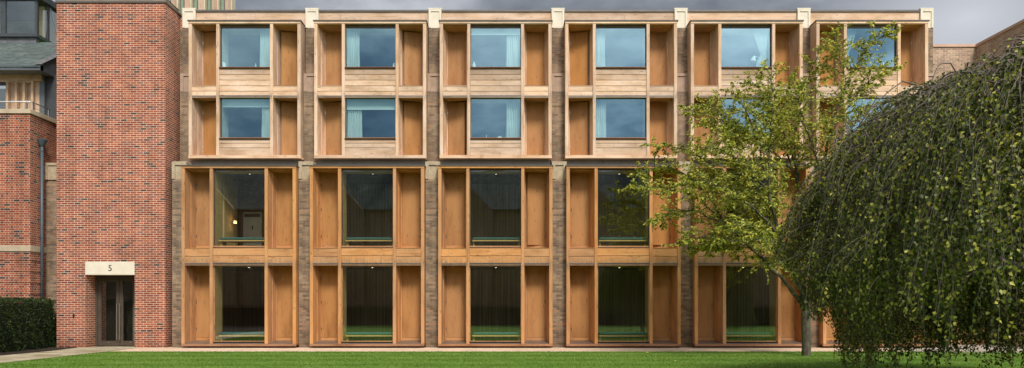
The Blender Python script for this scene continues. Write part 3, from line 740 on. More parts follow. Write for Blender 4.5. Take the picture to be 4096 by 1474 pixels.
dm = PT(hs, ho, 'dormer', MB().box(-30, dx - .01, dy, dy + .05, dz(0) + .02, dz(0) + 1).box(-30, dx + .06, dy - .08, 29.4, dz(150), dz(138))
        .box(dx - .09, dx, dy, dy + .09, dz(138), dz(-10)).box((8 - XC) / dk - .04, (14 - XC) / dk + .08, dy - .02, dy + .06, dz(138), dz(4)).box(-30, dx, dy - .01, dy + .06, dz(3), dz(-6)).box(-30, dx, dy - .01, dy + .06, dz(138), dz(134))
        .box(dx - .05, dx, dy + .62, dy + .74, dz(138), dz(-10)).box(-30, dx + .12, dy - .15, 29.5, dz(-6), dz(-30)), M_ZINC)
PT(dm, ho, 'lead_apron', MB().box(-30, dx - .05, dy + .02, dy + .2, dz(172), dz(150)), M_LEAD)
gm = MB().add([(-30, dy + .03, dz(134)), (dx - .09, dy + .03, dz(134)), (dx - .09, dy + .03, dz(3)), (-30, dy + .03, dz(3))], [(0, 1, 2, 3)])
gm.add([(dx - .02, dy + .09, dz(138)), (dx - .02, dy + 2.2, dz(138)), (dx - .02, dy + 2.2, dz(-6)), (dx - .02, dy + .09, dz(-6))], [(0, 1, 2, 3)])
PT(dm, ho, 'dormer_pane', gm, M_GLL)
PT(dm, ho, 'opening_light', MB().tube([(dx + .0, dy + .78, dz(0)), (dx + .25, dy + .95, dz(138))], .03, 4).tube([(dx + .25, dy + .95, dz(138)), (dx + .25, dy + 1.9, dz(138))], .03, 4), M_ZINCL)
PT(dm, ho, 'dormer_room', MB().box(-30, dx - .3, dy + 2.2, dy + 2.3, dz(138), dz(-10)).box(-20.3, -20.2, dy + .1, dy + .35, dz(134), dz(3)).box(dx - .25, dx - .1, dy + .5, dy + .62, dz(138), dz(3)), M_CREAM)
# railing
zt = EYE + (YH - 406) / 118
rl = PT(hs, ho, 'railing', MB().tube([(-30, HY + .06, zt), (HX - .06, HY + .06, zt), (HX + .0, HY + .12, zt), (HX + .0, 24.75, zt)], .024, 8), M_STEEL, smooth=True)
PT(rl, ho, 'rail_wire', MB().tube([(-30, HY + .06, zt - .17), (HX - .06, HY + .06, zt - .17)], .006, 5).tube([(HX, HY + .1, zt - .17), (HX, 24.7, zt - .17)], .006, 5), M_STEEL)
for x, y in ((HX - .16, HY + .06), (HX - .0, HY + .16), (HX - .0, 24.7), (-17.8, HY + .06)):
    PT(rl, ho, 'rail_post', MB().box(x - .012, x + .012, y - .025, y + .025, 8.08, zt), M_STEEL)
dp = PT(hs, ho, 'downpipe', MB().tube([(-16.25, 24.2, .4), (-16.25, 24.2, 6.98)], .046, 12), M_PIPE, smooth=True)
PT(dp, ho, 'hopper', MB().tube([(-16.25, 24.2, 6.92), (-16.25, 24.2, 6.99), (-16.25, 24.2, 7.13), (-16.25, 24.2, 7.16)], [.055, .10, .17, .175], 16), M_PIPE)
for z in (6.75, 3.78, 1.35): PT(dp, ho, 'pipe_bracket', MB().tube([(-16.25, 24.2, z), (-16.25, 24.2, z + .05)], .056, 12).box(-16.35, -16.25, 24.18, 24.22, z, z + .05), M_PIPE)

# ---------------------------------------------------------------- timber pavilion on the roof
py = 27.5; pk = F / py; pr = (932 - XC) / pk
pv = thing('roof_pavilion', 'pale timber and green glass pavilion standing on the roof behind the tower', 'pavilion', (-14, py + 1, 11.6))
po = Vector(pv.location)
M_GGR = plain('green_glass_panel', (.22, .32, .22), .15, 0, .6)
x = pr; fins = MB(); boards = MB(); gl = MB(); dkm = MB()
zz0, zz1 = 11.4, 14.6
while x > -15.6:
    fins.box(x - .045, x, py - .10, py + .25, zz0, zz1)
    boards.box(x - .30, x - .047, py - .02, py + .1, zz0, zz1)
    dkm.box(x - .355, x - .302, py, py + .1, zz0, zz1)
    gl.box(x - .485, x - .357, py + .06, py + .1, zz0, zz1)
    x -= .53
PT(pv, po, 'fin', fins, plain('cream_fin', (.62, .52, .36), .7)); PT(pv, po, 'timber_panel', boards, W['cedar']); PT(pv, po, 'frame', dkm, M_CAP); PT(pv, po, 'glass_panel', gl, M_GGR)
PT(pv, po, 'core', MB().zprism([(-15.9, py + .3), (pr - .06, py + .3), (pr - 1.8, 31), (-15.9, 31)], zz0, zz1), W['cedar'])
PT(pv, po, 'roof', MB().zprism([(-16.2, py - .3), (pr, py - .3), (pr, py + .1), (pr - 1.7, 31.2), (-16.2, 31.2)], zz1, zz1 + .2), M_CAP)

# ---------------------------------------------------------------- buff brick wing at the right
bw = thing('brick_wing', 'plain buff brick wing with terracotta coping beyond the weeping birch', 'building', (17.8, 26, 0))
bo = Vector(bw.location)
PT(bw, bo, 'wall', MB().zprism([(14.95, 26.7), (17.70, 26.7), (17.92, 22.6), (24, 22.6), (24, 32), (14.95, 32)], -.05, 11.29), M_WING)
PT(bw, bo, 'coping', MB().zprism([(14.95, 26.66), (17.66, 26.66), (17.88, 22.55), (24, 22.55), (24, 32), (14.95, 32)], 11.293, 11.39), M_TILE)
PT(bw, bo, 'timber_porch', MB().box(15.0, 17.5, 25.9, 26.2, 0, 3.4).box(15.0, 15.12, 25.82, 25.89, 0, 3.4).box(16.2, 16.3, 25.82, 25.89, 0, 3.4).box(17.2, 17.3, 25.82, 25.89, 0, 3.4), W['lv'])
PT(bw, bo, 'stone_plinth', MB().zprism([(17.60, 26.0), (17.85, 22.52), (19, 22.52), (19, 26.0)], 0, 2.1), M_BAND)
t = thing('notice_board', 'small orange notice with a white edge on the timber porch wall behind the birch', 'sign', at(3887, 1372, 25.7), None)
sub(t, 'panel', 0, lambda m: m.box(-.07, .035, 0, .02, 0, .24), M_ORANGE, bevel=.003)
sub(t, 'white_strip', 0, lambda m: m.box(.037, .08, 0, .02, .02, .22), M_WHITE, bevel=.003)
t.location.z = .0; 
sub(t, 'stake', 0, lambda m: m.box(-.02, .0, .021, .04, 0, .24), M_STEEL)
for ch in t.children: ch.location.z += (at(3887, 1372, 25.7).z if ch.name.split('.')[0] != 'stake' else 0)

# ---------------------------------------------------------------- ground
def sheet(name, pts, z, mat): 
    o = link(name, MB().add([(x, y, z) for x, y in pts], [tuple(range(len(pts)))]).mesh(name, mat)); return struct(o)
m, nt = nodes('lawn_turf'); tc = nt.nodes.new('ShaderNodeTexCoord').outputs['Object']
n1 = noise(nt, vmath(nt, 'MULTIPLY', tc, (1.2, 5, 1)), 1.0, 5, .6); n2 = noise(nt, tc, 60, 3, .7)
c = ramp(nt, n1, [(.3, (.078, .165, .022)), (.52, (.13, .25, .034)), (.7, (.235, .33, .06))])
c = mixc(nt, 1.0, c, ramp(nt, n2, [(.3, (.6, .6, .6)), (.7, (1.35, 1.35, 1.3))]), 'MULTIPLY')
finish(nt, c, .95, .1, n2, 1.0, .02); M_LAWN = m
m, nt = nodes('pink_gravel'); tc = nt.nodes.new('ShaderNodeTexCoord').outputs['Object']
vo = nt.nodes.new('ShaderNodeTexVoronoi'); vo.inputs['Scale'].default_value = 70; L(nt, tc, vo.inputs['Vector'])
c = mixc(nt, 1.0, ramp(nt, noise(nt, tc, 90, 2), [(.3, (.60, .42, .28)), (.7, (.86, .66, .48))]), ramp(nt, noise(nt, tc, 1.3, 4), [(.3, (.82, .82, .82)), (.7, (1.1, 1.1, 1.1))]), 'MULTIPLY')
finish(nt, c, .95, .1, vo.outputs['Distance'], .8, .01); M_GRAV = m
m, nt = nodes('sandstone_flags'); tc = nt.nodes.new('ShaderNodeTexCoord').outputs['Object']
b = nt.nodes.new('ShaderNodeTexBrick'); L(nt, tc, b.inputs['Vector'])
for k, v in (('Scale', 1), ('Mortar Size', .006), ('Brick Width', .75), ('Row Height', .5)): b.inputs[k].default_value = v
b.inputs['Color1'].default_value = (.30, .25, .16, 1); b.inputs['Color2'].default_value = (.52, .46, .35, 1); b.inputs['Mortar'].default_value = (.15, .12, .08, 1)
c = mixc(nt, 1.0, b.outputs[0], ramp(nt, noise(nt, tc, 2.2, 6, .7), [(.32, (.62, .60, .5)), (.65, (1.25, 1.22, 1.15))]), 'MULTIPLY')
finish(nt, c, .85, .25, b.outputs[1], -.3, .004); M_FLAG = m
sheet('ground', [(-700, -700), (700, -700), (700, 900), (-700, 900)], -.03, M_LAWN)
sheet('lawn', [(-12.35, -6), (60, -6), (60, 21.72), (-12.55, 21.72)], -.012, M_LAWN)
sheet('gravel_strip', [(-13.4, 21.6), (12.6, 21.6), (12.6, 24.6), (-13.4, 24.6)], -.016, M_GRAV)
sheet('stone_path', [(-14.45, -6), (-12.3, -6), (-12.6, 21.9), (-12.85, 24.9), (-15.0, 24.9), (-14.5, 22)], -.008, M_FLAG)
M_PAVE = stone('pale_paving', (.46, .41, .34), (.36, .31, .25), 1.2, .1)
sheet('pavement', [(12.6, 21.2), (30, 20.4), (30, 27), (12.6, 27)], -.01, M_PAVE)
sheet('flower_bed', [(-40, -6), (-14.46, -6), (-14.51, 22), (-15.02, 24.9), (-40, 24.9)], -.002, M_SOIL)
# soil crumbs along the edge of the bed
mb = MB()
for k in range(420):
    y = random.uniform(16, 24); x = -14.5 - abs(random.gauss(0, .25)) - .02 - (max(0, y - 22) * .17); r = random.uniform(.012, .04)
    mb.add([(x - r, y, 0), (x, y - r, 0), (x + r, y, 0), (x, y + r, 0), (x, y, r * 1.1)], [(0, 1, 4), (1, 2, 4), (2, 3, 4), (3, 0, 4)])
struct(link('soil_crumbs', mb.mesh('soil_crumbs', M_SOIL)), 'stuff')

def tri_mesh(name, V, Fc, mat, nper):
    me = bpy.data.meshes.new(name)
    nv = len(V); nf = len(Fc)
    me.vertices.add(nv); me.vertices.foreach_set('co', V.astype(np.float32).ravel())
    me.loops.add(nf * nper); me.loops.foreach_set('vertex_index', Fc.astype(np.int32).ravel())
    me.polygons.add(nf); me.polygons.foreach_set('loop_start', np.arange(0, nf * nper, nper, dtype=np.int32))
    me.materials.append(mat); me.update(calc_edges=True); return me
# grass blades over the part of the lawn in view
nb = 150000
gx = rng.uniform(-12.5, 17, nb); gy = 14.5 + (21.75 - 14.5) * rng.uniform(0, 1, nb)
h = rng.uniform(.018, .042, nb) * (1 + .5 * (rng.uniform(0, 1, nb) > .97)); w = rng.uniform(.003, .007, nb); a = rng.uniform(0, 6.28, nb); ln = rng.normal(0, .015, (nb, 2))
# mown bands lean left or right
V = np.zeros((nb, 3, 3))
V[:, 0] = np.stack([gx - w * np.cos(a), gy - w * np.sin(a), np.full(nb, -.012)], 1)
V[:, 1] = np.stack([gx + w * np.cos(a), gy + w * np.sin(a), np.full(nb, -.012)], 1)
V[:, 2] = np.stack([gx + ln[:, 0], gy + ln[:, 1] + np.where(np.floor(gy * 1.3) % 2 == 0, .012, -.012), h - .012], 1)
struct(link('grass', tri_mesh('grass', V.reshape(-1, 3), np.arange(nb * 3).reshape(-1, 3), M_GRASSB, 3)), 'stuff')
# fallen leaves
lf = MB().add([(-.03, 0, .0), (0, -.02, .008), (.04, 0, .004), (0, .022, .012)], [(0, 1, 2), (0, 2, 3)]).mesh('fallen_leaf', M_FALL)
spots = [(2700,1445),(2590,1412),(3012,1450),(3060,1425),(3120,1455),(3180,1440),(3090,1438),(2960,1462),(3265,1432),(3320,1446),(2190,1446),(1885,1419),(2840,1430),(3360,1430),(2990,1418),(3220,1464),(2760,1421)]
for k, (sx, sy) in enumerate(spots):
    kk = (sy - YH) / 1.33; Y = F / kk
    o = link('fallen_leaf', lf, None, ((sx - XC) / kk, Y, .025)); o.rotation_euler = (random.uniform(-.4, .4), random.uniform(-.3, .3), random.uniform(0, 6)); s_ = random.uniform(1.2, 1.9); o.scale = (s_,) * 3
    tag(o, 'small yellow brown leaf fallen on the lawn', 'leaf', 'fallen leaves on the lawn')

# ---------------------------------------------------------------- foliage helpers
def leaves(name, P0, D, Nn, Ln, Wd, mat, parent, wide=.38, fold=.25):
    """P0 base points, D directions, Nn normals, Ln length, Wd half width -> kite shaped folded leaves"""
    n = len(P0); side = np.cross(D, Nn); side /= np.linalg.norm(side, axis=1, keepdims=True) + 1e-9
    up = np.cross(side, D)
    V = np.zeros((n, 4, 3))
    V[:, 0] = P0; V[:, 2] = P0 + D * Ln[:, None]
    mid = P0 + D * (Ln * wide)[:, None]; lift = up * (Wd * fold)[:, None]
    V[:, 1] = mid + side * Wd[:, None] + lift; V[:, 3] = mid - side * Wd[:, None] + lift
    b = np.arange(n)[:, None] * 4
    Fc = np.concatenate([b + np.array([0, 1, 2]), b + np.array([0, 2, 3])], 1).reshape(-1, 3)
    return link(name, tri_mesh(name, V.reshape(-1, 3), Fc, mat, 3), parent)
def unit(v): return v / (np.linalg.norm(v, axis=-1, keepdims=True) + 1e-9)
def spline(pts, n):
    pts = [Vector(p) for p in pts]; out = []
    m = len(pts) - 1
    for i in range(n + 1):
        t = i / n * m; k = min(int(t), m - 1); f = t - k
        p0 = pts[max(k - 1, 0)]; p1 = pts[k]; p2 = pts[k + 1]; p3 = pts[min(k + 2, m)]
        out.append(.5 * ((2 * p1) + (p2 - p0) * f + (2 * p0 - 5 * p1 + 4 * p2 - p3) * f * f + (3 * p1 - p0 - 3 * p2 + p3) * f ** 3))
    return out

# ---------------------------------------------------------------- small tree on the lawn
AY = 19.9
ta = thing('small_tree', 'small slender tree with yellow green leaves and bare lower trunk on the lawn', 'tree', at(3225, 1425, AY) * 1.0)
ta.location.z = 0; ao = Vector(ta.location)
def A(px, py, dy=0):
    p = at(px, py, AY); return Vector((p.x * (AY + dy) / AY, AY + dy, EYE + (p.z - EYE) * (AY + dy) / AY)) - ao
T0 = A(3225, 1425); T0.z = -.05
trunk = [T0, A(3226, 1360), A(3223, 1290), A(3226, 1235)]
br = MB(); br.tube(spline([T0, T0 + Vector((0, 0, .06)), *trunk[1:]], 16), [.17, .15] + [.128] * 11 + [.125, .13, .135, .12], 12)
limbs = [  # end-to-end way points (px, py, depth offset) and base radius
 ([(3222,1250,0),(3190,1190,0),(3100,1090,-.2),(3000,990,-.4),(2900,960,-.6),(2800,950,-.7),(2710,975,-.8)], .075),
 ([(3100,1090,-.2),(3000,985,-.2),(2900,905,-.2),(2790,850,-.3),(2700,850,-.3),(2625,885,-.3)], .05),
 ([(2960,955,-.2),(2880,870,.1),(2760,780,.2),(2650,750,.2),(2530,752,.2)], .04),
 ([(2900,905,-.2),(2840,790,.4),(2740,700,.6),(2660,670,.7),(2565,685,.8)], .035),
 ([(3225,1240,0),(3200,1120,.3),(3120,980,.5),(2990,820,.7),(2880,700,.6),(2760,610,.4),(2620,578,.3)], .08),
 ([(3060,900,.6),(2990,760,.2),(2930,620,-.2),(2860,500,-.4),(2760,440,-.5)], .045),
 ([(3225,1240,0),(3180,1100,-.3),(3120,950,-.5),(3070,760,-.6),(3030,560,-.6),(2980,440,-.5),(2950,372,-.4)], .07),
 ([(3070,760,-.6),(3080,600,-.9),(3090,440,-1.0),(3075,290,-1.0)], .04),
 ([(3228,1240,0),(3240,1080,.4),(3220,900,.7),(3190,700,.8),(3180,520,.8),(3220,360,.7),(3265,232,.6)], .075),
 ([(3200,760,.8),(3150,600,1.2),(3130,450,1.4),(3170,330,1.4)], .035),
 ([(3230,1240,0),(3270,1080,-.2),(3290,900,-.4),(3290,700,-.3),(3320,520,-.2),(3370,380,-.1),(3420,270,0),(3490,170,.1),(3575,130,.1)], .075),
 ([(3300,560,-.2),(3400,420,-.5),(3470,330,-.6),(3560,290,-.6)], .035),
 ([(3385,330,-.1),(3360,240,-.2),(3350,160,-.2)], .015),
 ([(3290,900,-.4),(3370,780,-.2),(3450,640,0),(3520,520,.1)], .04),
 ([(3290,800,-.3),(3350,650,-.8),(3400,520,-1.1),(3440,440,-1.2)], .035),
 ([(3120,950,-.5),(3020,840,-1.0),(2900,760,-1.3),(2800,720,-1.5),(2720,735,-1.6)], .045),
 ([(3120,980,.5),(3050,860,1.1),(2960,760,1.6),(2860,720,1.9),(2780,740,2.0)], .04),
 ([(3190,700,.8),(3100,620,1.4),(3010,560,1.8),(2930,560,2.0)], .03),
 ([(3070,760,-.6),(2980,660,-1.2),(2880,600,-1.6),(2790,590,-1.8)], .03),
 ([(3240,1080,.4),(3330,960,1.0),(3400,840,1.5),(3460,760,1.7)], .04),
 ([(3270,1080,-.2),(3340,940,-.9),(3400,820,-1.4),(3450,720,-1.6)], .04),
 ([(3180,1100,-.3),(3120,1010,-1.0),(3040,930,-1.5),(2950,900,-1.8)], .03),
 ([(3000,990,-.4),(2920,1000,-.2),(2840,1000,0),(2780,985,.1)], .02),
 ([(3030,560,-.6),(2950,500,-.2),(2880,460,.1),(2830,420,.2)], .025),
 ([(3180,520,.8),(3110,430,.4),(3060,380,.1),(3010,330,0)], .025),
 ([(3290,700,-.3),(3240,560,-.7),(3200,440,-.8),(3180,350,-.8)], .03),
 ([(3290,900,-.4),(3340,820,.1),(3400,700,.3),(3440,600,.4)], .03),
 ([(3220,900,.7),(3270,780,.3),(3330,640,.2),(3380,520,.2)], .03),
 ([(3230,1100,0),(3280,1010,-.5),(3350,950,-.8),(3420,930,-.9)], .03),
 ([(3120,980,.5),(3080,900,.0),(3090,800,-.2),(3140,700,-.2)], .03),
 ([(3190,700,.8),(3160,600,.1),(3120,500,-.1),(3100,420,-.1)], .025),
 ([(3225,1200,0),(3170,1090,.5),(3120,1040,.9),(3060,1030,1.1)], .025),
]
LP0, LD = [], []
def twig(p, d, length, r, depth, rnd):
    n = max(3, int(length / .12)); pts = [p.copy()]; q = p.copy(); dd = d.normalized()
    for i in range(n):
        dd = (dd + Vector((rnd.gauss(0, .13), rnd.gauss(0, .13), rnd.gauss(0, .09) - .02))).normalized()
        q = q + dd * (length / n); pts.append(q.copy())
        if depth > 0 and i > 0 and rnd.random() < .62:
            s_ = Vector((rnd.gauss(0, 1), rnd.gauss(0, 1), rnd.gauss(0, .25) + .05)); s_ = (dd * .9 + s_.normalized() * .9)
            twig(q, s_, length * rnd.uniform(.35, .6), r * .5, depth - 1, rnd)
    br.tube(pts, [r * (1 - .75 * i / n) for i in range(n + 1)], 4 if depth > 0 else 3, cap=False)
    seg = length / n
    for i in range(1, n + 1):
        if depth > 1: continue
        k = 5 if depth == 0 else 3
        for _ in range(k):
            t = rnd.random(); pp = pts[i - 1].lerp(pts[i], t)
            dirn = (pts[i] - pts[i - 1]).normalized() * .7 + Vector((rnd.gauss(0, .6), rnd.gauss(0, .6), rnd.gauss(-.45, .3)))
            LP0.append(pp); LD.append(dirn.normalized())
rnd = random.Random(5)
for pts, r0 in limbs:
    P_ = spline([A(*p) for p in pts], 7 * (len(pts) - 1))
    n = len(P_) - 1
    for i in range(2, n): P_[i] += Vector((rnd.gauss(0, .02), rnd.gauss(0, .02), rnd.gauss(0, .015)))
    br.tube(P_, [max(.008, r0 * (1 - .88 * (i / n) ** .8)) for i in range(n + 1)], 7, cap=False)
    tot = sum((P_[i + 1] - P_[i]).length for i in range(n))
    start = .40 if r0 > .06 else (.2 if r0 > .03 else .1)
    acc = 0
    for i in range(n):
        t = i / n
        if t < start: continue
        d = (P_[i + 1] - P_[i]).normalized()
        cnt = 3 if rnd.random() < .3 else 2
        for _ in range(cnt):
            s_ = Vector((rnd.gauss(0, 1), rnd.gauss(0, 1), rnd.gauss(0, .28) + .12)).normalized()
            twig(P_[i], d * .7 + s_ * .9, rnd.uniform(.35, .95) * (1.25 - .8 * t), .009, 1, rnd)
    twig(P_[-1], (P_[-1] - P_[-3]), .3, .008, 1, rnd)
link('trunk', br.mesh('trunk', M_BARKA, smooth=True, uv=False), ta)
P0 = np.array([tuple(p) for p in LP0]); D = np.array([tuple(p) for p in LD]); n = len(P0)
print('small tree leaves', n)
Nn = unit(rng.normal(0, .5, (n, 3)) + np.array([0, -.75, .8]))
leaves('crown', P0, D, Nn, rng.uniform(.065, .12, n), rng.uniform(.016, .026, n), M_LEAFA, ta, .42, .35)

# ---------------------------------------------------------------- weeping birch
BCX, BCY = 8.6, 10.6
tbch = thing('weeping_birch', 'large dome shaped weeping birch with leafy strands hanging to the lawn', 'tree', (BCX, BCY, 0))
bo2 = Vector((BCX, BCY, 0))
rb = random.Random(21)
bb = MB()
bb.tube(spline([(0, 0, -.05), (.03, 0, .8), (-.05, .02, 1.6), (0, 0, 2.3)], 10), [.24, .2, .19, .18, .18, .17, .17, .17, .17, .17, .16], 12)
RX, RYb, HT = 3.15, 3.55, 5.16
def dome(th, u):      # u 0 centre .. 1 rim
    rr = u * (1 + .05 * math.sin(5 * th + .7) + .035 * math.sin(11 * th))
    z = HT * (1 - .21 * u ** 3.2) - .12 * math.sin(3 * th + 1) * u - max(0, u - 1) * 3
    return Vector((math.cos(th) * RX * rr, math.sin(th) * RYb * rr, z))
BP, BD = [], []
STR = []   # strand start point, drift direction
nl = 26
for k in range(nl):
    th = 2 * math.pi * (k + rb.uniform(-.3, .3)) / nl; ue = rb.uniform(.7, 1.08); hk = rb.uniform(-.6, .3)
    e = dome(th, ue); m1 = dome(th + rb.uniform(-.15, .15), .3); m2_ = dome(th + rb.uniform(-.1, .1), .62)
    s0 = Vector((0, 0, rb.uniform(1.5, 2.3)))
    mid0 = Vector((m1.x * .6, m1.y * .6, m1.z * .80))
    P_ = spline([s0, mid0, m1 * .98 + Vector((0, 0, -.1)), m2_ + Vector((0, 0, -.12)), e, e + Vector((math.cos(th) * .25, math.sin(th) * .25, -.55))], 30)
    for i in range(6, 31): P_[i].z += hk * min(1, (i - 6) / 8)
    for i in range(3, 31): P_[i] += Vector((rb.gauss(0, .04), rb.gauss(0, .04), rb.gauss(0, .035)))
    bb.tube(P_, [max(.008, .075 * (1 - .9 * (i / 30) ** .7)) for i in range(31)], 6, cap=False)
    for i in range(7, 31):
        for _ in range(2):
            # side branch lying along the dome, then drooping as one spray
            full = rb.random() < .55 and mnoise.noise(P_[i] * .95 + Vector((7.3, 1.1, 2.9))) > -.08
            dth = rb.uniform(-.38, .38); u0 = min(1, math.hypot(P_[i].x / RX, P_[i].y / RYb)); th0 = math.atan2(P_[i].y / RYb, P_[i].x / RX)
            q1 = dome(th0 + dth * .5, min(1.02, u0 + .12)) ; q2 = dome(th0 + dth, min(1.10, u0 + rb.uniform(.16, .3)))
            q1.z = P_[i].z * .6 + q1.z * .4 + rb.uniform(0, .16); q2.z = q2.z * .5 + q1.z * .5 - rb.uniform(.15, .7)
            Q = spline([P_[i], q1, q2], 8)
            for q in range(1, 9): Q[q] += Vector((rb.gauss(0, .03), rb.gauss(0, .03), rb.gauss(0, .03)))
            bb.tube(Q, [.015 * (1 - .65 * q / 8) for q in range(9)], 4, cap=False)
            for q in range(2, 9):
                for _ in range(6 if full else 1):
                    pp = Q[q] + Vector((rb.gauss(0, .07), rb.gauss(0, .07), rb.gauss(-.02, .05))); BP.append(tuple(pp)); BD.append((rb.gauss(0, .5), rb.gauss(0, .5), rb.gauss(-.45, .35)))
                if rb.random() < (.95 if full else .10):
                    STR.append((Q[q], Vector((math.cos(th0 + dth), math.sin(th0 + dth), 0))))
                    if full and q > 5: STR.append((Q[q] + Vector((rb.gauss(0, .04), rb.gauss(0, .04), 0)), Vector((math.cos(th0 + dth), math.sin(th0 + dth), 0))))
for k in range(11):     # lower tier sweeping out towards the small tree
    th = R(150) + R(110) * (k + rb.uniform(-.3, .3)) / 10; rr = rb.uniform(.80, 1.0); cx, sy_ = math.cos(th), math.sin(th)
    P_ = spline([(0, 0, 1.8), (cx * 1.2, sy_ * 1.2, 2.9), (cx * RX * .62, sy_ * RYb * .62, 3.3 + rb.uniform(-.3, .3)), (cx * RX * .85 * rr, sy_ * RYb * .85 * rr, 3.0), (cx * RX * rr, sy_ * RYb * rr, 2.45), (cx * RX * rr * 1.05, sy_ * RYb * rr * 1.05, 2.0)], 26)
    for i in range(3, 27): P_[i] += Vector((rb.gauss(0, .03), rb.gauss(0, .03), rb.gauss(0, .03)))
    bb.tube(P_, [max(.006, .045 * (1 - .9 * (i / 26) ** .7)) for i in range(27)], 5, cap=False)
    for i in range(9, 27):
        for _ in range(2):
            o2 = Vector((rb.gauss(0, .3), rb.gauss(0, .3), 0)); Q = spline([P_[i], P_[i] + o2 * .5 + Vector((cx * .15, sy_ * .15, .08)), P_[i] + o2 + Vector((cx * .3, sy_ * .3, -.12))], 5)
            bb.tube(Q, [.009, .008, .007, .006, .005, .004], 4, cap=False)
            for q in (2, 4, 5): STR.append((Q[q], Vector((cx, sy_, 0))))
    # the two low limbs seen under the canopy come from the trunk as well
for pts in ([(0, 0, 1.5), (-.7, -.3, 1.75), (-1.6, -.6, 1.95), (-2.4, -.9, 1.75)], [(0, 0, 1.7), (-.8, -1.0, 2.15), (-1.4, -2.0, 2.1), (-1.9, -2.9, 1.9)], [(0, 0, 1.9), (.2, -1.2, 2.3), (-.1, -2.4, 2.2), (-.5, -3.2, 1.8)], [(0, 0, 1.6), (-1.2, .8, 2.3), (-2.6, 1.2, 2.6), (-3.5, 1.3, 2.2)]):
    bb.tube(spline(pts, 14), [.085 - .005 * i for i in range(15)], 8, cap=False)
print('strands', len(STR))
for p, dr_ in STR:
    # only strands on the side that can be seen need full density
    rel = math.atan2(p.y, p.x)
    u = math.hypot(p.x / RX, p.y / RYb)
    low = rb.uniform(.2, 1.2)
    inner = p.x + 2.7 - .5 * p.y          # > 0: the side towards the trunk, where the front skirt hangs short
    if p.x < -2.5: low = max(low, rb.uniform(.9, 1.9))
    elif inner > 0 and p.y < 2.0: low = max(low, rb.uniform(2.3, 3.5))
    elif inner <= 0: low = rb.uniform(.1, .8)
    Lg = min(p.z - low, rb.choice((rb.uniform(.6, 1.6), rb.uniform(1.8, 4.8))) if u > .6 else rb.uniform(.5, 1.6))
    if Lg < .3: continue
    if inner > 0 and p.y > 2.0: low = rb.uniform(.15, .7); Lg = max(Lg, p.z - low - rb.uniform(0, .8))
    elif inner <= 0 and p.x > -2.7 and rb.random() < .6: Lg = p.z - low
    Lg *= 1.1
    if p.y < 1.5 and mnoise.noise(Vector((p.x * .9, p.y * .9, p.z * .6)) + Vector((3.1, 8.2, .4))) < -.12: continue
    clump = math.sin(rel * 17 + 1.3) + math.sin(rel * 29 + p.z * 3) * .8 + math.sin(p.z * 5 + rel * 7) * .6
    if clump < -.8 and p.y < 0 and rb.random() < .5: continue
    n = max(4, int(Lg / .13)); pts = [p.copy()]; q = p.copy(); d = (dr_ * .8 + Vector((rb.gauss(-.25, .3), rb.gauss(-.1, .3), -.15))).normalized()
    wv_ = rb.uniform(-.05, .05); zc = rb.uniform(1.0, 1.6)
    for i in range(n):
        d = (d * .84 + Vector((rb.gauss(wv_, .07), rb.gauss(0, .07), -.21))).normalized()
        q = q + d * (Lg / n)
        if (q.x < -4.3 + .40 * q.y + rb.gauss(0, .1) and q.z < 2.1) or (q.x < -3.7 + .44 * q.y + rb.gauss(0, .1) and q.z < zc) or q.z < .12: break
        pts.append(q.copy())
    n = len(pts) - 1
    if n < 2: continue
    bb.tube(pts, [.006 * (1 - .6 * i / n) for i in range(n + 1)], 3, cap=False)
    for i in range(n):
        for _ in range(4 if p.y < 1 else 5):
            t = rb.random(); pp = pts[i].lerp(pts[i + 1], t)
            off = Vector((rb.gauss(0, .03), rb.gauss(0, .03), rb.gauss(0, .01)))
            BP.append(tuple(pp + off)); BD.append((rb.gauss(0, .42), rb.gauss(0, .42), rb.gauss(-.75, .25)))
link('trunk', bb.mesh('trunk', M_BARKB, smooth=True, uv=False), tbch)
P0 = np.array(BP); D = unit(np.array(BD)); n = len(P0); print('birch leaves', n)
Nn = unit(P0 * np.array([1, 1, .25]) + rng.normal(0, 1.6, (n, 3)))
leaves('crown', P0, D, Nn, rng.uniform(.03, .07, n), rng.uniform(.014, .027, n), M_LEAFB, tbch, .33, .3)

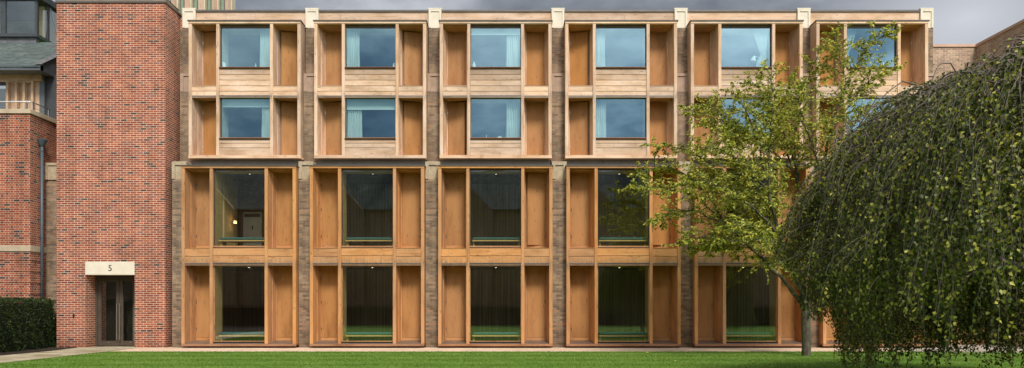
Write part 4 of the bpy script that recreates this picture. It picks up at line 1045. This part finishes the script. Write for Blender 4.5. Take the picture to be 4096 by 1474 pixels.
# ---------------------------------------------------------------- yew hedge
def hedge(name, label, base, h, loc, n, seed):
    r2 = np.random.default_rng(seed); t = thing(name, label, 'hedge', loc)
    b = np.array(base, float)      # 4 corner points ccw
    u = r2.uniform(0, 1, n); v = r2.uniform(0, 1, n); z = r2.uniform(0, 1, n)
    # push samples towards the surface
    f = r2.integers(0, 3, n); dpt = np.abs(r2.normal(0, .035, n))
    u = np.where(f == 0, 1 - dpt / 2, u); z = np.where(f == 1, 1 - dpt * .5, z); v = np.where(f == 2, np.where(r2.uniform(0, 1, n) < .5, dpt, 1 - dpt), v)
    a = b[0] * (1 - u)[:, None] + b[1] * u[:, None]; c_ = b[3] * (1 - u)[:, None] + b[2] * u[:, None]
    p = a * (1 - v)[:, None] + c_ * v[:, None]
    bump = .05 * np.sin(p[:, 1] * 5 + z * 4) + .05 * np.sin(p[:, 1] * 11 + 2 + z * 9)
    P0 = np.stack([p[:, 0] + bump, p[:, 1], z * h + .04 * np.sin(p[:, 1] * 7)], 1) - np.array(loc)
    D = unit(r2.normal(0, .6, (n, 3)) + np.array([.7, -.3, .25])); Nn = unit(r2.normal(0, 1, (n, 3)) + np.array([.3, -.3, .8]))
    leaves('foliage', P0, D, Nn, r2.uniform(.035, .08, n), r2.uniform(.008, .018, n), M_YEW, t)
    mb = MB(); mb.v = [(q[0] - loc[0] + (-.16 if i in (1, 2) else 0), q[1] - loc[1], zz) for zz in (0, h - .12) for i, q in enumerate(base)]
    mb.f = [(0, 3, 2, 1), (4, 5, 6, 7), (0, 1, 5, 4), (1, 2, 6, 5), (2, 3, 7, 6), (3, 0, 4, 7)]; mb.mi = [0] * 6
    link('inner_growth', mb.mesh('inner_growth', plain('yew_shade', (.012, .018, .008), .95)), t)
hedge('yew_hedge', 'dense dark green clipped yew hedge in front of the old brick house', [(-18.2, 15), (-14.45, 15), (-15.75, 24.25), (-18.2, 24.25)], 1.62, (-16.5, 20, 0), 70000, 3)

hedge('far_hedge', 'clipped hedge across the court, seen only mirrored in the ground floor glass', [(-24, -7), (26, -7), (26, -6), (-24, -6)], 1.5, (0, -6.5, 0), 40000, 8)

# ---------------------------------------------------------------- house across the court (seen mirrored in the windows)
oh = thing('opposite_house', 'brick college range with slate roof and gables, seen only mirrored in the windows', 'house', (0, -12, 0))
oo = Vector(oh.location)
M_OPB = brick('opposite_brick', [(0, (.38, .26, .19)), (.3, (.50, .34, .24)), (.6, (.60, .40, .28)), (.85, (.40, .28, .22))], (.65, .55, .44))
PT(oh, oo, 'wall', MB().box(-45, 45, -16, -10, 0, 9.5), M_OPB)
mb = MB(); mb.add([(-45, -9.6, 9.4), (45, -9.6, 9.4), (45, -14.5, 13.5), (-45, -14.5, 13.5)], [(3, 2, 1, 0)]).add([(-45, -14.5, 13.5), (45, -14.5, 13.5), (45, -19, 9.4), (-45, -19, 9.4)], [(3, 2, 1, 0)])
PT(oh, oo, 'roof', mb, M_SLATE)
for gx_ in (-26, -15.5, -5, 5.3, 16, 27):
    g_ = PT(oh, oo, 'gable', MB().prism([(gx_ - 3.4, 9.3), (gx_ + 3.4, 9.3), (gx_, 12.9)][::-1], -9.9, -9.5).box(gx_ - 3.4, gx_ + 3.4, -9.9, -9.5, 0, 9.29), M_OPB)
    for z in (1.2, 4.8, 8.0):
        wv_ = 1.1 if z < 8 else .6; hh = 2.0 if z < 8 else 1.5
        s_ = PT(g_, oo, 'window', MB().box(gx_ - wv_ - .2, gx_ + wv_ + .2, -9.5, -9.44, z - .2, z).box(gx_ - wv_ - .2, gx_ + wv_ + .2, -9.5, -9.44, z + hh, z + hh + .2)
           .box(gx_ - wv_ - .2, gx_ - wv_, -9.5, -9.44, z, z + hh).box(gx_ + wv_, gx_ + wv_ + .2, -9.5, -9.44, z, z + hh).box(gx_ - .08, gx_ + .08, -9.5, -9.44, z, z + hh)
           .box(gx_ - wv_, gx_ - .08, -9.5, -9.49, z, z + hh, 1).box(gx_ + .08, gx_ + wv_, -9.5, -9.49, z, z + hh, 1), [M_BAND, M_BLK])
PT(oh, oo, 'chimney', MB().box(-10.8, -9.8, -15, -14, 11, 15).box(9.8, 11, -15, -14, 11, 15).box(21, 22, -15, -14, 11, 15), M_OPB)

# ---------------------------------------------------------------- sky and sun
SUN_EL, SUN_AZ = 48, 162      # azimuth measured clockwise from +Y: light comes from behind and left of the camera
w = bpy.data.worlds.new('World'); S.world = w; w.use_nodes = True; nt = w.node_tree; nt.nodes.clear()
sky = nt.nodes.new('ShaderNodeTexSky'); sky.sky_type = 'NISHITA'; sky.sun_disc = False; sky.sun_elevation = R(SUN_EL); sky.sun_rotation = R(SUN_AZ)
b1 = nt.nodes.new('ShaderNodeBackground'); b1.inputs[1].default_value = .10; L(nt, sky.outputs[0], b1.inputs[0])
dirv = nt.nodes.new('ShaderNodeTexCoord').outputs['Generated']
sx = nt.nodes.new('ShaderNodeSeparateXYZ'); L(nt, dirv, sx.inputs[0])
cl = noise(nt, vmath(nt, 'MULTIPLY', dirv, (4.2, 4.2, 9.5)), 1.0, 6, .6)
big = noise(nt, vmath(nt, 'MULTIPLY', dirv, (1.3, 1.3, 2.6)), 1.3, 3, .5)
front = ramp(nt, math_(nt, 'ADD', math_(nt, 'MULTIPLY', cl, .5), math_(nt, 'MULTIPLY', big, .5)), [(.38, (.07, .072, .077)), (.47, (.105, .108, .115)), (.54, (.17, .175, .185)), (.66, (.34, .345, .36))])
backc = ramp(nt, math_(nt, 'ADD', math_(nt, 'MULTIPLY', cl, .5), math_(nt, 'MULTIPLY', big, .5)), [(.40, (.13, .18, .25)), (.47, (.30, .38, .47)), (.53, (.66, .72, .78)), (.62, (1.2, 1.21, 1.22))])
bf = math_(nt, 'ADD', math_(nt, 'MULTIPLY', sx.outputs[1], -1.2), .35, clamp=True)
c = mixc(nt, bf, front, backc)
# the back sky brightens towards the right and towards the zenith
gr = math_(nt, 'ADD', math_(nt, 'MULTIPLY', sx.outputs[0], 1.0), 1.0)
gz = math_(nt, 'ADD', math_(nt, 'MULTIPLY', sx.outputs[2], .9), .75)
gm_ = math_(nt, 'MULTIPLY', gr, gz)
gf = nt.nodes.new('ShaderNodeMix'); gf.data_type = 'FLOAT'; L(nt, bf, gf.inputs[0]); gf.inputs[2].default_value = 1.0; L(nt, gm_, gf.inputs[3])
c = vmath(nt, 'SCALE', c, (0, 0, 0)); c.node.inputs['Scale'].default_value = 1; L(nt, gf.outputs[0], c.node.inputs['Scale'])
# bright break in the cloud over the right-hand wing
bd_ = Vector((3870 - XC, F, YH - 70)).normalized()
dt = nt.nodes.new('ShaderNodeVectorMath'); dt.operation = 'DISTANCE'; L(nt, vmath(nt, 'MULTIPLY', dirv, (1, 1, 1.6)), dt.inputs[0]); dt.inputs[1].default_value = (bd_.x, bd_.y, bd_.z * 1.6)
bl_ = math_(nt, 'MULTIPLY', math_(nt, 'SUBTRACT', .16, math_(nt, 'ADD', dt.outputs['Value'], math_(nt, 'MULTIPLY', math_(nt, 'SUBTRACT', cl, .5), .2)), clamp=True), 4.5, clamp=True)
c = mixc(nt, bl_, c, (.46, .47, .49))
b2 = nt.nodes.new('ShaderNodeBackground'); L(nt, c, b2.inputs[0]); b2.inputs[1].default_value = 1.0
mxw = nt.nodes.new('ShaderNodeMixShader'); mxw.inputs[0].default_value = .88; L(nt, b1.outputs[0], mxw.inputs[1]); L(nt, b2.outputs[0], mxw.inputs[2])
ow = nt.nodes.new('ShaderNodeOutputWorld'); L(nt, mxw.outputs[0], ow.inputs[0])
sd = bpy.data.lights.new('sun', 'SUN'); sd.energy = 1.9; sd.angle = R(14); sd.color = (1, .93, .84)
so = bpy.data.objects.new('sun', sd); COL.objects.link(so); so.location = (0, -5, 30)
az = R(SUN_AZ); el = R(SUN_EL)
tosun = Vector((math.sin(az) * math.cos(el), math.cos(az) * math.cos(el), math.sin(el)))
so.rotation_euler = tosun.to_track_quat('Z', 'Y').to_euler()
S.view_settings.view_transform = 'Standard'; S.view_settings.look = 'None'; S.view_settings.gamma = 1; S.view_settings.exposure = .78
